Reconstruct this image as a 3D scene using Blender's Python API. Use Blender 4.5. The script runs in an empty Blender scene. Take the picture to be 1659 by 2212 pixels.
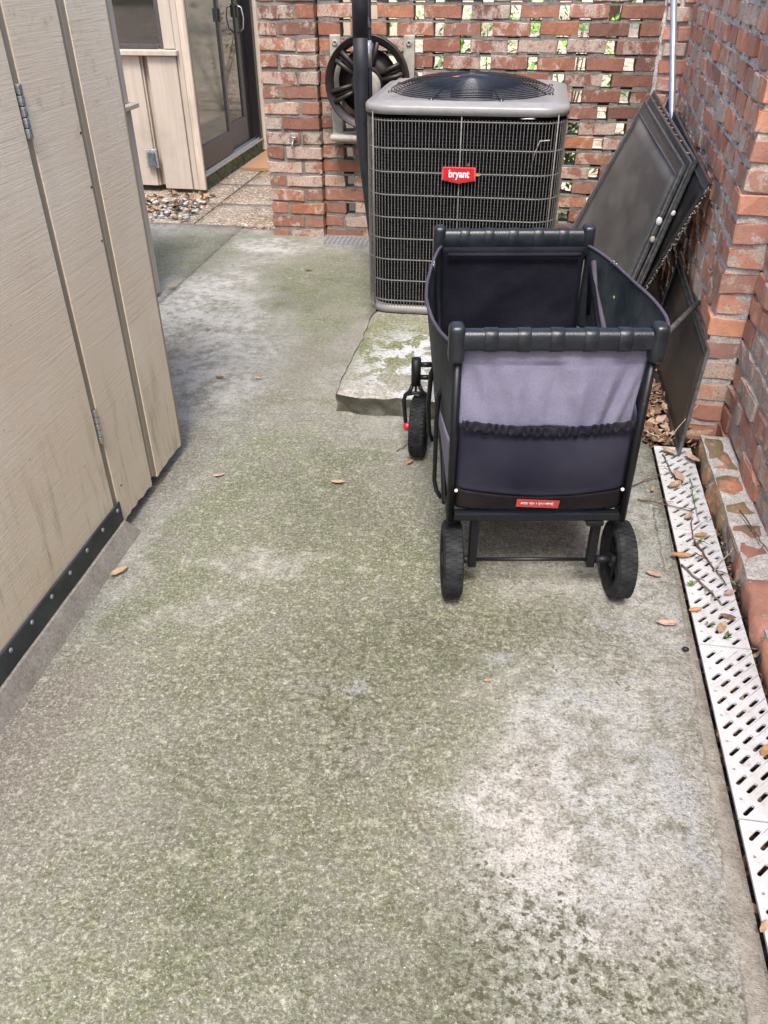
import bpy, bmesh, math, random
from mathutils import Vector, Matrix, noise
R = math.radians
sc = bpy.context.scene
# ------------------------------------------------------------------ camera
YAW, TILT, ROLL, H = R(9.4), R(34.6), R(0.4), 1.3
F = Vector((-math.sin(YAW)*math.cos(TILT), math.cos(YAW)*math.cos(TILT), -math.sin(TILT)))
RR = Vector((math.cos(YAW), math.sin(YAW), 0)); UU = RR.cross(F)
RR, UU = RR*math.cos(ROLL)-UU*math.sin(ROLL), RR*math.sin(ROLL)+UU*math.cos(ROLL)
cd = bpy.data.cameras.new('camera'); cam = bpy.data.objects.new('camera', cd)
sc.collection.objects.link(cam); sc.camera = cam
cd.sensor_fit = 'HORIZONTAL'; cd.sensor_width = 36; cd.lens = 1740/1659*36
cd.clip_start = .05; cd.clip_end = 500
m = Matrix((RR, UU, -F)).transposed().to_4x4(); m.translation = Vector((0, 0, H)); cam.matrix_world = m
# ------------------------------------------------------------------ world, sun, exposure
SUN_EL, SUN_AZ = R(60), R(175)          # azimuth measured from +Y towards +X
w = bpy.data.worlds.new('World'); sc.world = w; w.use_nodes = True
nt = w.node_tree; bg = nt.nodes['Background']; bg.inputs['Strength'].default_value = .135
sky = nt.nodes.new('ShaderNodeTexSky'); sky.sky_type = 'NISHITA'; sky.sun_disc = False
sky.sun_elevation = SUN_EL; sky.sun_rotation = SUN_AZ; sky.air_density = 1.0; sky.dust_density = 3.2; sky.ozone_density = 1.0
nt.links.new(sky.outputs[0], bg.inputs[0])
sl = bpy.data.lights.new('sun', 'SUN'); so = bpy.data.objects.new('sun', sl); sc.collection.objects.link(so)
sl.energy = 1.7; sl.angle = R(18); sl.color = (1, .96, .90)
d = Vector((math.sin(SUN_AZ)*math.cos(SUN_EL), math.cos(SUN_AZ)*math.cos(SUN_EL), math.sin(SUN_EL)))
so.rotation_euler = d.to_track_quat('Z', 'Y').to_euler()
sc.view_settings.view_transform = 'Standard'; sc.view_settings.look = 'None'
sc.view_settings.exposure = 1.28; sc.view_settings.gamma = 1
# ------------------------------------------------------------------ helpers
C = sc.collection; MW = {}; rng = random.Random(7)
def wm(o): return MW.get(o.name, Matrix())
def tag(o, label=None, cat=None, group=None, kind=None):
    for k, v in (('label', label), ('category', cat), ('group', group), ('kind', kind)):
        if v: o[k] = v
    return o
def thing(name, label, cat, loc=(0, 0, 0), rz=0, group=None):
    o = bpy.data.objects.new(name, None); C.objects.link(o); o.empty_display_size = .1
    o.location = loc; o.rotation_euler = (0, 0, rz)
    MW[o.name] = Matrix.Translation(loc) @ Matrix.Rotation(rz, 4, 'Z')
    return tag(o, label, cat, group)
def obj(name, bm, mat, parent=None, local=False, smooth=False, label=None):
    """bm is in world space unless local (then in the thing's space)"""
    if parent is not None and not local: bm.transform(wm(parent).inverted())
    bm.normal_update()
    me = bpy.data.meshes.new(name); bm.to_mesh(me); bm.free()
    for mm in (mat if isinstance(mat, (list, tuple)) else [mat]): me.materials.append(mm)
    if smooth:
        for p in me.polygons: p.use_smooth = True
    o = bpy.data.objects.new(name, me); C.objects.link(o)
    if parent is not None: o.parent = parent; MW[o.name] = wm(parent)
    if label: o['label'] = label
    return o
def struct(name, bm, mat, **k): return tag(obj(name, bm, mat, **k), kind='structure')
def NB(): return bmesh.new()
def merge(bm, b2, M=None, mi=0):
    if M is not None: b2.transform(M)
    vm = [bm.verts.new(v.co) for v in b2.verts]
    b2.verts.index_update()
    for f in b2.faces:
        try:
            nf = bm.faces.new([vm[v.index] for v in f.verts]); nf.smooth = f.smooth; nf.material_index = mi
        except ValueError: pass
    b2.free()
def box(bm, lo, hi, bev=0, M=None, seg=2, mi=0):
    b = bmesh.new(); bmesh.ops.create_cube(b, size=1)
    lo, hi = Vector(lo), Vector(hi); c = (lo+hi)/2; s = hi-lo
    for v in b.verts: v.co = Vector((v.co.x*s.x, v.co.y*s.y, v.co.z*s.z))+c
    if bev: bmesh.ops.bevel(b, geom=b.edges[:], offset=bev, segments=seg, affect='EDGES', profile=.5)
    merge(bm, b, M, mi)
def frame_of(d):
    d = d.normalized(); a = Vector((0, 0, 1)) if abs(d.z) < .9 else Vector((1, 0, 0))
    x = a.cross(d).normalized(); return x, d.cross(x)
def tube(bm, pts, r, seg=8, closed=False, cap=True):
    pts = [Vector(p) for p in pts]; rings = []; n = len(pts); x0 = None
    for i, p in enumerate(pts):
        if closed: t = pts[(i+1) % n]-pts[i-1]
        else: t = pts[min(i+1, n-1)]-pts[max(i-1, 0)]
        t.normalize()
        if x0 is None: x, y = frame_of(t)
        else:
            x = (x0-t*x0.dot(t)).normalized(); y = t.cross(x)
        x0 = x; rad = r[i] if isinstance(r, (list, tuple)) else r
        rings.append([bm.verts.new(p+x*rad*math.cos(2*math.pi*k/seg)+y*rad*math.sin(2*math.pi*k/seg)) for k in range(seg)])
    for i in range(n if closed else n-1):
        a, b = rings[i], rings[(i+1) % n]
        for k in range(seg):
            f = bm.faces.new((a[k], a[(k+1) % seg], b[(k+1) % seg], b[k])); f.smooth = True
    if cap and not closed: bm.faces.new(rings[0][::-1]); bm.faces.new(rings[-1])
def lathe(bm, prof, M, seg=32, caps=False):
    """prof: (axial, radius) along local X axis"""
    rings = [[bm.verts.new(M @ Vector((a, r*math.cos(2*math.pi*k/seg), r*math.sin(2*math.pi*k/seg)))) for k in range(seg)] for a, r in prof]
    for i in range(len(rings)-1):
        for k in range(seg):
            f = bm.faces.new((rings[i][k], rings[i][(k+1) % seg], rings[i+1][(k+1) % seg], rings[i+1][k])); f.smooth = True
    if caps: bm.faces.new(rings[0][::-1]); bm.faces.new(rings[-1])
def grid(bm, fn, nu, nv, thick=0, smooth=True):
    g = [[bm.verts.new(fn(i/nu, j/nv)) for j in range(nv+1)] for i in range(nu+1)]
    fs = []
    for i in range(nu):
        for j in range(nv):
            f = bm.faces.new((g[i][j], g[i+1][j], g[i+1][j+1], g[i][j+1])); f.smooth = smooth; fs.append(f)
    if thick:
        bm.normal_update()
        vs = [v for row in g for v in row]; vn = {v: v.normal.copy() for v in vs}
        w2 = {v: bm.verts.new(v.co-vn[v]*thick) for v in vs}
        for f in fs:
            nf = bm.faces.new([w2[v] for v in reversed(f.verts)]); nf.smooth = smooth
        loop = [g[i][0] for i in range(nu+1)]+[g[nu][j] for j in range(1, nv+1)]+[g[i][nv] for i in range(nu-1, -1, -1)]+[g[0][j] for j in range(nv-1, 0, -1)]
        for k in range(len(loop)):
            a, b = loop[k], loop[(k+1) % len(loop)]
            bm.faces.new((b, a, w2[a], w2[b]))
    return g
def prism(bm, poly, M, h):
    """poly 2D (x,y) extruded +z by h then M"""
    a = [bm.verts.new(M @ Vector((x, y, 0))) for x, y in poly]; b = [bm.verts.new(M @ Vector((x, y, h))) for x, y in poly]
    bm.faces.new(a[::-1]); bm.faces.new(b)
    for i in range(len(a)): j = (i+1) % len(a); bm.faces.new((a[i], a[j], b[j], b[i]))
def nz(p, s=1.0, seed=0): return noise.noise(Vector(p)*s+Vector((seed*7.3, seed*3.1, seed*1.7)))
# ------------------------------------------------------------------ material helpers
class G:
    def __init__(s, name, rough=.6, spec=.5, metal=0):
        s.m = bpy.data.materials.new(name); s.m.use_nodes = True; s.t = s.m.node_tree; s.b = s.t.nodes['Principled BSDF']
        s.b.inputs['Roughness'].default_value = rough; s.b.inputs['Specular IOR Level'].default_value = spec; s.b.inputs['Metallic'].default_value = metal
        s._p = None
    def n(s, t): return s.t.nodes.new('ShaderNode'+t)
    def l(s, a, b): s.t.links.new(a, b)
    def pos(s):
        if s._p is None: s._p = s.n('NewGeometry').outputs['Position']
        return s._p
    def put(s, inp, v):
        if hasattr(v, 'is_output'): s.l(v, inp)
        else: inp.default_value = v
    def mapp(s, scale=(1, 1, 1), rot=(0, 0, 0), loc=(0, 0, 0), v=None):
        q = s.n('Mapping'); s.l(v or s.pos(), q.inputs[0]); q.inputs['Scale'].default_value = scale; q.inputs['Rotation'].default_value = rot; q.inputs['Location'].default_value = loc
        return q.outputs[0]
    def noise(s, scale, detail=4, v=None, rough=.55, dist=0, out=0):
        q = s.n('TexNoise'); s.l(v or s.pos(), q.inputs['Vector']); q.inputs['Scale'].default_value = scale; q.inputs['Detail'].default_value = detail
        q.inputs['Roughness'].default_value = rough; q.inputs['Distortion'].default_value = dist; return q.outputs[out]
    def vor(s, scale, v=None, out='Distance', rnd=1):
        q = s.n('TexVoronoi'); s.l(v or s.pos(), q.inputs['Vector']); q.inputs['Scale'].default_value = scale; q.inputs['Randomness'].default_value = rnd; return q.outputs[out]
    def ramp(s, f, stops, interp='LINEAR'):
        q = s.n('ValToRGB'); s.l(f, q.inputs[0]); e = q.color_ramp; e.interpolation = interp
        while len(e.elements) < len(stops): e.elements.new(.5)
        for el, (p, c) in zip(e.elements, stops):
            el.position = p; el.color = (c, c, c, 1) if isinstance(c, (int, float)) else (*c, 1)
        return q.outputs[0]
    def rng(s, f, a, b, c=0, d=1, smooth=True):
        q = s.n('MapRange'); s.l(f, q.inputs[0]); q.interpolation_type = 'SMOOTHSTEP' if smooth else 'LINEAR'
        for i, v in zip((1, 2, 3, 4), (a, b, c, d)): q.inputs[i].default_value = v
        return q.outputs[0]
    def math(s, op, a, b=0.0, clamp=False):
        q = s.n('Math'); q.operation = op; q.use_clamp = clamp; s.put(q.inputs[0], a); s.put(q.inputs[1], b); return q.outputs[0]
    def mix(s, f, a, b, mode='MIX'):
        q = s.n('Mix'); q.data_type = 'RGBA'; q.blend_type = mode; s.put(q.inputs[0], f)
        for i, v in ((6, a), (7, b)):
            if isinstance(v, tuple): v = (*v, 1)
            s.put(q.inputs[i], v)
        return q.outputs[2]
    def blob(s, v, cx, cy, rx, ry, soft=.6, rot=0):
        q = s.n('Mapping'); q.vector_type = 'TEXTURE'; s.l(v, q.inputs[0]); q.inputs['Location'].default_value = (cx, cy, 0); q.inputs['Scale'].default_value = (rx, ry, 1e3); q.inputs['Rotation'].default_value = (0, 0, rot)
        L = s.n('VectorMath'); L.operation = 'LENGTH'; s.l(q.outputs[0], L.inputs[0]); return s.rng(L.outputs['Value'], 1+soft, 1-soft, 0, 1)
    def bump(s, h, strength=.3, dist=.01):
        q = s.n('Bump'); s.l(h, q.inputs['Height']); q.inputs['Strength'].default_value = strength; q.inputs['Distance'].default_value = dist; s.l(q.outputs[0], s.b.inputs['Normal'])
    def col(s, c):
        if isinstance(c, tuple): s.b.inputs['Base Color'].default_value = (*c, 1)
        else: s.l(c, s.b.inputs['Base Color'])
        return s
    def rough(s, f): s.l(f, s.b.inputs['Roughness'])
def simple(name, c, rough=.6, metal=0, var=.25, scale=40, bump=0.0, spec=.5):
    g = G(name, rough, spec, metal)
    n = g.noise(scale, 4); g.col(g.mix(g.rng(n, .35, .65), tuple(x*(1-var) for x in c), tuple(min(1, x*(1+var)) for x in c)))
    if bump: g.bump(n, bump, .004)
    return g.m
# ---- concrete floor
def concrete(name, floor=True):
    g = G(name, .85, .25); p = g.pos()
    warp = g.n('VectorMath'); warp.operation = 'MULTIPLY_ADD'
    s1 = g.noise(5, 5, out=1); g.l(s1, warp.inputs[0]); warp.inputs[1].default_value = (.34, .34, 0)
    sub = g.n('VectorMath'); sub.operation = 'ADD'; g.l(p, sub.inputs[0]); sub.inputs[1].default_value = (-.17, -.17, 0); g.l(sub.outputs[0], warp.inputs[2]); wv = warp.outputs[0]
    big = g.noise(1.6, 5, rough=.6); mid = g.noise(7, 6, rough=.65); med = g.noise(26, 5, rough=.65)
    st = g.mapp((110, 120, 70), (0, 0, R(-14))); fine = g.noise(1, 4, v=st, rough=.7)
    gr = g.noise(170, 3, rough=.8); gr2 = g.noise(75, 5, v=g.mapp((1, 1, 1), loc=(3, 5, 1)), rough=.75)
    base = g.mix(g.rng(g.math('ADD', g.math('MULTIPLY', mid, .6), g.math('MULTIPLY', med, .4)), .40, .60), (.195, .185, .158), (.365, .355, .335))
    far = g.n('SeparateXYZ'); g.l(p, far.inputs[0]); FAR = g.rng(far.outputs[1], 1.9, 3.0)      # the back of the slab is worn smoother
    def acc(items):
        t = None
        for it in items:
            k = it[0]; b = g.math('MULTIPLY', g.blob(wv, *it[1:]), k); t = b if t is None else g.math('ADD', t, b)
        return t
    green = acc([(1.2, -.60, 1.72, .30, .45, .5), (.45, -.45, 1.5, .5, .6, .8), (.95, -.33, 1.25, .36, .42, .5), (.7, -.75, 1.22, .22, .35, .5), (.55, .02, 1.35, .28, .30, .5), (1.5, .16, .63, .20, .10, .4), (.9, -.25, .75, .32, .25, .5), (.85, -.55, .62, .3, .2, .5),
                 (1.3, -.88, 3.80, .36, .40, .4), (1.0, -.85, 3.05, .20, .42, .5), (.55, -.72, 2.35, .30, .45, .6), (.6, .10, 1.42, .16, .10, .5), (.9, -1.75, 4.1, .3, .5, .4), (.5, -.25, 1.9, .3, .3, .5), (.7, -1.32, 4.4, .2, .12, .4)]) if floor else g.rng(big, .4, .6, .2, .9)
    gm = g.math('MULTIPLY', green, g.rng(g.math('ADD', g.math('MULTIPLY', mid, 1.1), g.math('MULTIPLY', med, .7)), .74, 1.02, .12, 1.15), True)
    gm = g.math('MULTIPLY', gm, g.rng(gr2, .36, .60, .60, 1.0), True)
    if floor: gm = g.math('ADD', gm, g.math('MULTIPLY', g.rng(g.noise(3.3, 6, v=g.mapp(loc=(1, 8, 0)), rough=.68), .50, .62), g.rng(big, .62, .45, .1, .4)), True)
    gcol = g.mix(g.rng(big, .42, .58), (.088, .098, .042), (.120, .135, .058)); gcol = g.mix(g.rng(med, .45, .7), gcol, (.185, .195, .105))
    c = g.mix(g.math('MULTIPLY', gm, .95), base, gcol)
    if floor:
        pale = acc([(1.0, -1.42, 3.30, .28, .42, .5), (.7, -1.05, 2.75, .22, .45, .5), (.7, -.62, 1.58, .15, .06, .5), (.55, -.66, 1.36, .12, .05, .5, .5), (1.2, .20, .98, .17, .30, .8), (.5, .30, 1.6, .2, .3, .6), (.5, .12, .82, .12, .2, .5), (.5, -.93, 1.62, .06, .3, .5), (.8, .39, 1.85, .10, .36, .5), (.4, -.5, 2.9, .2, .3, .6), (.8, -1.35, 4.3, .2, .12, .4)])
        c = g.mix(g.math('MULTIPLY', g.math('MULTIPLY', pale, g.rng(g.math('ADD', g.math('MULTIPLY', med, .6), g.math('MULTIPLY', mid, .4)), .40, .58, .12, 1.05)), .9, True), c, g.mix(g.rng(big, .45, .6), (.46, .465, .48), (.56, .53, .52)))
        blu = acc([(1, .212, 1.231, .040, .022, .2), (1, .275, 1.49, .045, .028, .25), (.9, .389, 1.058, .05, .075, .4), (.8, .05, 1.31, .03, .02, .4), (.9, .42, .93, .02, .06, .5), (.8, -.25, 1.16, .03, .015, .5), (.7, .40, 1.24, .03, .04, .4), (.7, .33, 1.33, .02, .02, .4)])
        c = g.mix(g.math('MULTIPLY', blu, .80, True), c, (.37, .38, .42))
        br = acc([(1.2, -.92, 1.0, .12, .18, .5), (.6, -.86, .78, .15, .15, .5), (.7, -.98, 1.9, .05, .4, .5), (.6, .30, .80, .06, .03, .5), (.7, -.1, .9, .03, .025, .5), (.6, .13, 1.02, .03, .03, .4), (.8, -.55, 3.15, .12, .4, .5), (.55, -.80, 2.75, .15, .3, .5)])
        c = g.mix(g.math('MULTIPLY', g.math('MULTIPLY', br, g.rng(med, .35, .6, .5, 1)), .8, True), c, (.185, .155, .13))
    # light scattered speckles, dark pits and lichen spots
    near = g.rng(FAR, 0, 1, 1, .25, False)
    med2 = g.noise(70, 5, v=g.mapp((1, 1, 1), (0, 0, R(-14)), (2, 7, 3)), rough=.7)
    c = g.mix(g.math('MULTIPLY', g.rng(med, .57, .70, 0, .55), near), c, (.50, .50, .43))
    c = g.mix(g.math('MULTIPLY', g.rng(med2, .47, .34, 0, .75), near), c, (.13, .122, .08)); c = g.mix(g.math('MULTIPLY', g.rng(med2, .53, .66, 0, .75), near), c, (.48, .465, .39))
    med3 = g.noise(165, 3, v=g.mapp((1, 1, 1), (0, 0, R(-14)), (6, 1, 3)), rough=.75); c = g.mix(g.math('MULTIPLY', g.rng(med3, .47, .34, 0, .75), near), c, (.10, .095, .065)); c = g.mix(g.math('MULTIPLY', g.rng(med3, .55, .66, 0, .65), near), c, (.52, .51, .46)); c = g.mix(g.rng(g.noise(2.1, 7, v=g.mapp(loc=(4, 4, 4)), rough=.66), .50, .64, 0, .55), c, g.mix(1, c, (.60, .62, .54), 'MULTIPLY'))
    c = g.mix(g.rng(fine, .30, .70, 0, 1), g.mix(1, c, (.80, .80, .78), 'MULTIPLY'), g.mix(.16, c, (.62, .6, .5)))
    c = g.mix(g.math('MULTIPLY', g.rng(gr, .58, .68, 0, .6), near), c, (.60, .58, .49)); c = g.mix(g.math('MULTIPLY', g.rng(gr, .42, .31, 0, .8), near), c, (.085, .08, .06))
    vs_ = g.n('TexVoronoi'); g.l(g.pos(), vs_.inputs['Vector']); vs_.inputs['Scale'].default_value = 210; vc_ = g.n('SeparateColor'); g.l(vs_.outputs['Color'], vc_.inputs[0])
    c = g.mix(g.math('MULTIPLY', g.math('MULTIPLY', g.rng(vc_.outputs[0], .985, .99, 0, .7), g.rng(vs_.outputs['Distance'], .42, .2)), near), c, (.78, .76, .68))  # sparse bright glints painted into the floor colour
    spv = g.n('VectorMath'); spv.operation = 'ADD'; g.l(g.mapp((1, 1, 1), loc=(.3, .1, 0)), spv.inputs[0]); spn = g.n('VectorMath'); spn.operation = 'SCALE'; g.l(g.noise(60, 3, out=1), spn.inputs[0]); spn.inputs['Scale'].default_value = .022; g.l(spn.outputs[0], spv.inputs[1])
    sp = g.vor(75, spv.outputs[0]); spm = g.math('MULTIPLY', g.rng(sp, .42, .12), g.rng(g.noise(14, 5, v=g.mapp(loc=(9, 2, 0)), rough=.75), .42, .64, .10, .85), True)
    if floor:
        spz = acc([(1.3, .16, .64, .28, .16, .4), (1.1, .02, 1.38, .42, .20, .5), (.7, .25, .9, .3, .4, .5), (.6, -.25, 1.0, .4, .5, .5)]); spm = g.math('MULTIPLY', spm, spz, True)
        lz = acc([(1.3, .17, .63, .26, .13, .5), (.9, .06, 1.42, .30, .10, .5), (.7, -.20, 1.22, .20, .22, .5), (.6, -.38, 1.0, .25, .3, .5), (.5, .38, .93, .05, .04, .5), (.6, -.45, 1.85, .18, .25, .5)]); lich = g.noise(58, 7, v=g.mapp((1, 1.1, 1), loc=(2, 2, 0)), rough=.72)
        c = g.mix(g.math('MULTIPLY', g.math('MULTIPLY', g.rng(lich, .49, .60), lz), .85, True), c, (.088, .085, .052))
    else: spm = g.math('MULTIPLY', spm, .4)
    c = g.mix(spm, c, (.105, .11, .07))
    if floor:      # smoother mortar band beside the drain, with its broken edge line
        ex = g.math('ADD', far.outputs[0], g.math('MULTIPLY', g.math('SUBTRACT', g.noise(9, 4), .5), .022)); ex = g.math('SUBTRACT', ex, g.math('MULTIPLY', far.outputs[1], .036))
        bc_ = g.mix(g.rng(med, .35, .65), (.27, .235, .195), (.37, .335, .29)); bc_ = g.mix(g.rng(med3, .46, .33, 0, .6), bc_, (.13, .11, .085)); bc_ = g.mix(g.rng(gr, .54, .66, 0, .4), bc_, (.5, .47, .42)); c = g.mix(g.rng(ex, .411, .417, 0, .78), c, bc_)
        ln = g.math('MULTIPLY', g.rng(g.math('ABSOLUTE', g.math('SUBTRACT', ex, .413)), .0035, .001), g.rng(mid, .46, .56), True); c = g.mix(g.math('MULTIPLY', ln, .5), c, (.14, .12, .10))
    g.col(c); hh = g.math('ADD', g.math('MULTIPLY', gr, .8), g.math('ADD', g.math('MULTIPLY', fine, .6), g.math('MULTIPLY', med, 1.2)))
    g.bump(hh, .8, .007); return g.m
M_floor = concrete('weathered_concrete'); M_conc2 = concrete('plain_concrete', False)
def pad_mat():
    g = G('pad_concrete', .85, .25); mid = g.noise(9, 6, rough=.7); fine = g.noise(110, 4, rough=.75)
    c = g.mix(g.rng(mid, .4, .6), (.25, .235, .19), (.36, .335, .29))
    gmk = g.math('MULTIPLY', g.blob(g.pos(), -.46, 2.90, .17, .30, .5), g.rng(mid, .34, .50), True); c = g.mix(gmk, c, (.125, .145, .035))
    wmk = g.math('MULTIPLY', g.blob(g.pos(), -.27, 2.72, .25, .34, .5), g.rng(g.noise(11, 8, v=g.mapp((1, .8, 1), loc=(5, 1, 0)), rough=.72, dist=.4), .49, .52), True); c = g.mix(wmk, c, (.56, .57, .60))
    c = g.mix(g.rng(fine, .35, .65, 0, 1), g.mix(1, c, (.62, .62, .6), 'MULTIPLY'), g.mix(.25, c, (.6, .58, .5)))
    # broken edge: side faces coloured darker than the top
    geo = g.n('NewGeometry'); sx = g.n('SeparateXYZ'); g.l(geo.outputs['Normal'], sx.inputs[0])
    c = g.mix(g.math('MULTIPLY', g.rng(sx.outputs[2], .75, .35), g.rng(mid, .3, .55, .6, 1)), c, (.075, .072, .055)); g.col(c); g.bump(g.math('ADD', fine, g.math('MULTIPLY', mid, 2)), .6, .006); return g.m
M_pad = pad_mat()
def curb_mat():
    g = G('curb_concrete', .85, .2); mid = g.noise(14, 6, rough=.7); fine = g.noise(140, 4, rough=.8)
    c = g.mix(g.rng(mid, .35, .65), (.25, .222, .185), (.33, .30, .26)); c = g.mix(g.rng(fine, .3, .7), g.mix(1, c, (.7, .7, .7), 'MULTIPLY'), g.mix(.2, c, (.5, .5, .45)))
    g.col(c); g.bump(g.math('ADD', fine, mid), .5, .004); return g.m
M_curb = curb_mat()
def agg_mat():
    g = G('exposed_aggregate', .7, .3); v = g.n('TexVoronoi'); g.l(g.pos(), v.inputs['Vector']); v.inputs['Scale'].default_value = 85
    sx = g.n('SeparateColor'); g.l(v.outputs['Color'], sx.inputs[0])
    c = g.ramp(sx.outputs[0], [(0, (.15, .095, .06)), (.3, (.30, .21, .14)), (.6, (.40, .30, .21)), (.85, (.52, .42, .32)), (1, (.75, .70, .62))])
    c = g.mix(g.rng(v.outputs['Distance'], .35, .6, 0, .6), c, (.13, .11, .09)); big = g.noise(3, 5); c = g.mix(g.rng(big, .45, .65, 0, .4), c, (.33, .31, .27))
    g.col(c); g.bump(g.math('MULTIPLY', v.outputs['Distance'], -1), .8, .008); return g.m
M_agg = agg_mat()
def soil_mat():
    g = G('leafy_soil', .95, .1); v = g.n('TexVoronoi'); g.l(g.mapp((1, 1, 1)), v.inputs['Vector']); v.inputs['Scale'].default_value = 22
    sx = g.n('SeparateColor'); g.l(v.outputs['Color'], sx.inputs[0]); n = g.noise(1.1, 4)
    c = g.ramp(sx.outputs[0], [(0, (.15, .09, .05)), (.3, (.42, .29, .19)), (.7, (.62, .48, .36)), (1, (.78, .68, .58))]); c = g.mix(g.rng(n, .45, .55, 0, .7), c, (.70, .56, .46))  # pale tones put the garden's sunlight into the ground colour
    g.col(c); g.bump(g.noise(60, 4), .8, .02); return g.m
M_soil = soil_mat(); M_dirt = simple('dark_dirt', (.045, .035, .025), .95, var=.5, scale=120, bump=.6)
# ---- brick
def brick_mat(name, white=.5, dark=1.0, veil=0.0):
    g = G(name, .85, .2); a = g.n('Attribute'); a.attribute_name = 'bc'; sx = g.n('SeparateColor'); g.l(a.outputs['Color'], sx.inputs[0])
    c = g.ramp(sx.outputs[0], [(0, (.13, .055, .042)), (.15, (.20, .075, .050)), (.35, (.28, .100, .058)), (.5, (.24, .110, .080)), (.7, (.37, .135, .068)), (.85, (.30, .135, .098)), (1, (.46, .185, .085))])
    if dark != 1: c = g.mix(1, c, (dark, dark, dark), 'MULTIPLY')
    m = g.noise(28, 6, rough=.7); f = g.noise(150, 3, rough=.8)
    c = g.mix(g.rng(m, .35, .65, 0, .5), c, g.mix(1, c, (.5, .45, .45), 'MULTIPLY'))
    w = g.noise(17, 7, v=g.mapp((1, 1, .75), loc=(4, 4, 4)), rough=.72, dist=.3); thr = g.math('SUBTRACT', w, g.math('MULTIPLY', g.math('SUBTRACT', .62, g.math('MULTIPLY', sx.outputs[1], .26)), 1))
    wmask = g.rng(thr, -.01, .09, 0, 1)
    wcol = g.mix(g.rng(f, .4, .6), (.44, .36, .30), (.66, .59, .52)); c = g.mix(veil, c, (.72, .46, .36)); c = g.mix(g.math('MULTIPLY', wmask, white), c, wcol)
    c = g.mix(g.rng(f, .55, .7, 0, .3), c, (.42, .35, .30)); c = g.mix(g.rng(f, .42, .32, 0, .5), c, (.06, .035, .03))
    g.col(c); g.bump(g.math('ADD', m, g.math('MULTIPLY', f, .4)), .6, .006); return g.m
M_brick = brick_mat('old_red_brick_shaded', .55, .92, .10); M_brick_pale = brick_mat('limewashed_brick_lit', .8, 1.85, .36)  # back wall shade and right wall brightness put into the brick tones
def mortar_mat(name, a, b):
    g = G(name, .9, .15); m = g.noise(20, 6, rough=.7); f = g.noise(160, 3, rough=.8); c = g.mix(g.rng(m, .35, .65), a, b); c = g.mix(g.rng(f, .35, .6), g.mix(1, c, (.65, .65, .62), 'MULTIPLY'), c); g.col(c); g.bump(g.math('ADD', m, f), .6, .004); return g.m
M_mortar = mortar_mat('grey_mortar', (.18, .175, .155), (.27, .26, .235)); M_mortar2 = mortar_mat('pale_mortar', (.50, .47, .44), (.72, .68, .64))  # grey mortar toned darker along with the shaded brick
def ledge_mat():
    m_ = brick_mat('mossy_ledge_brick', .8, 1.35, .20); nt_ = m_.node_tree; g = G.__new__(G); g.m = m_; g.t = nt_; g.b = nt_.nodes['Principled BSDF']; g._p = None
    old = g.b.inputs['Base Color'].links[0].from_socket; c = g.mix(.35, old, (.42, .20, .14))
    mk = g.math('MULTIPLY', g.blob(g.pos(), .66, 2.08, .10, .28, .4), g.rng(g.noise(14, 6, rough=.7), .38, .56), True); c = g.mix(g.math('MULTIPLY', mk, .85), c, (.17, .16, .09)); c = g.mix(g.rng(g.noise(30, 5, rough=.7), .60, .66, 0, .7), c, (.50, .46, .42)); g.col(c); return m_
# ---- siding
def siding_mat():
    g = G('rough_sawn_siding', .75, .25)
    v = g.mapp((1, 3.0, 130), (R(8), 0, 0)); s = g.noise(1, 5, v=v, rough=.7); v2 = g.mapp((1, 9, 330), (R(8), 0, 0)); s2 = g.noise(1, 4, v=v2, rough=.7)
    c = g.mix(g.rng(g.noise(2.5, 5), .35, .65), (.72, .60, .445), (.78, .675, .52)); c = g.mix(g.rng(s, .46, .30, 0, .42), c, (.46, .385, .29)); c = g.mix(g.rng(s2, .58, .72, 0, .4), c, (.82, .73, .58))
    sx = g.n('SeparateXYZ'); g.l(g.pos(), sx.inputs[0]); low = g.rng(sx.outputs[2], .55, .10)
    dn = g.noise(1, 6, v=g.mapp((1, 26, 3.5), (R(-14), 0, 0)), rough=.7); c = g.mix(g.math('MULTIPLY', low, g.rng(dn, .50, .68, 0, .7), True), c, (.27, .215, .14)); c = g.mix(g.math('MULTIPLY', low, .25), c, (.48, .41, .28))
    up = g.rng(sx.outputs[2], .75, 1.1); c = g.mix(g.math('MULTIPLY', up, g.rng(g.noise(22, 7, rough=.75), .54, .66, 0, .4), True), c, (.38, .32, .23))
    c = g.mix(g.rng(g.noise(32, 2, v=g.mapp((1, 1, .5))), .76, .79, 0, .8), c, (.12, .07, .045))
    g.col(c); g.bump(g.math('ADD', s, g.math('MULTIPLY', s2, .8)), .42, .003); return g.m
M_siding = siding_mat()
def wood_mat(name, c, c2, vs=(30, 30, 1.5), rough=.7):
    g = G(name, rough, .3); s = g.noise(1, 5, v=g.mapp(vs), rough=.65); k = g.mix(g.rng(s, .3, .7), c, c2); k = g.mix(g.rng(g.noise(3, 5), .5, .7, 0, .35), k, tuple(x*.6 for x in c)); g.col(k); g.bump(s, .3, .004); return g.m
M_trim = wood_mat('shade_toned_trim', (.25, .21, .16), (.31, .265, .205)); M_trim_sh = wood_mat('grey_beige_trim', (.38, .35, .30), (.42, .385, .33)); M_house = wood_mat('pinkish_board', (.40, .335, .275), (.46, .395, .33)); M_jamb = wood_mat('bare_wood_jamb', (.42, .33, .24), (.58, .50, .42), (60, 60, 3))  # first trim tone carries the shade of the shed's recessed grooves
M_bronze = simple('dark_bronze_frame', (.018, .015, .016), .4, var=.15); M_bronze2 = simple('brown_door_frame', (.060, .050, .050), .45, var=.15)
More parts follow.
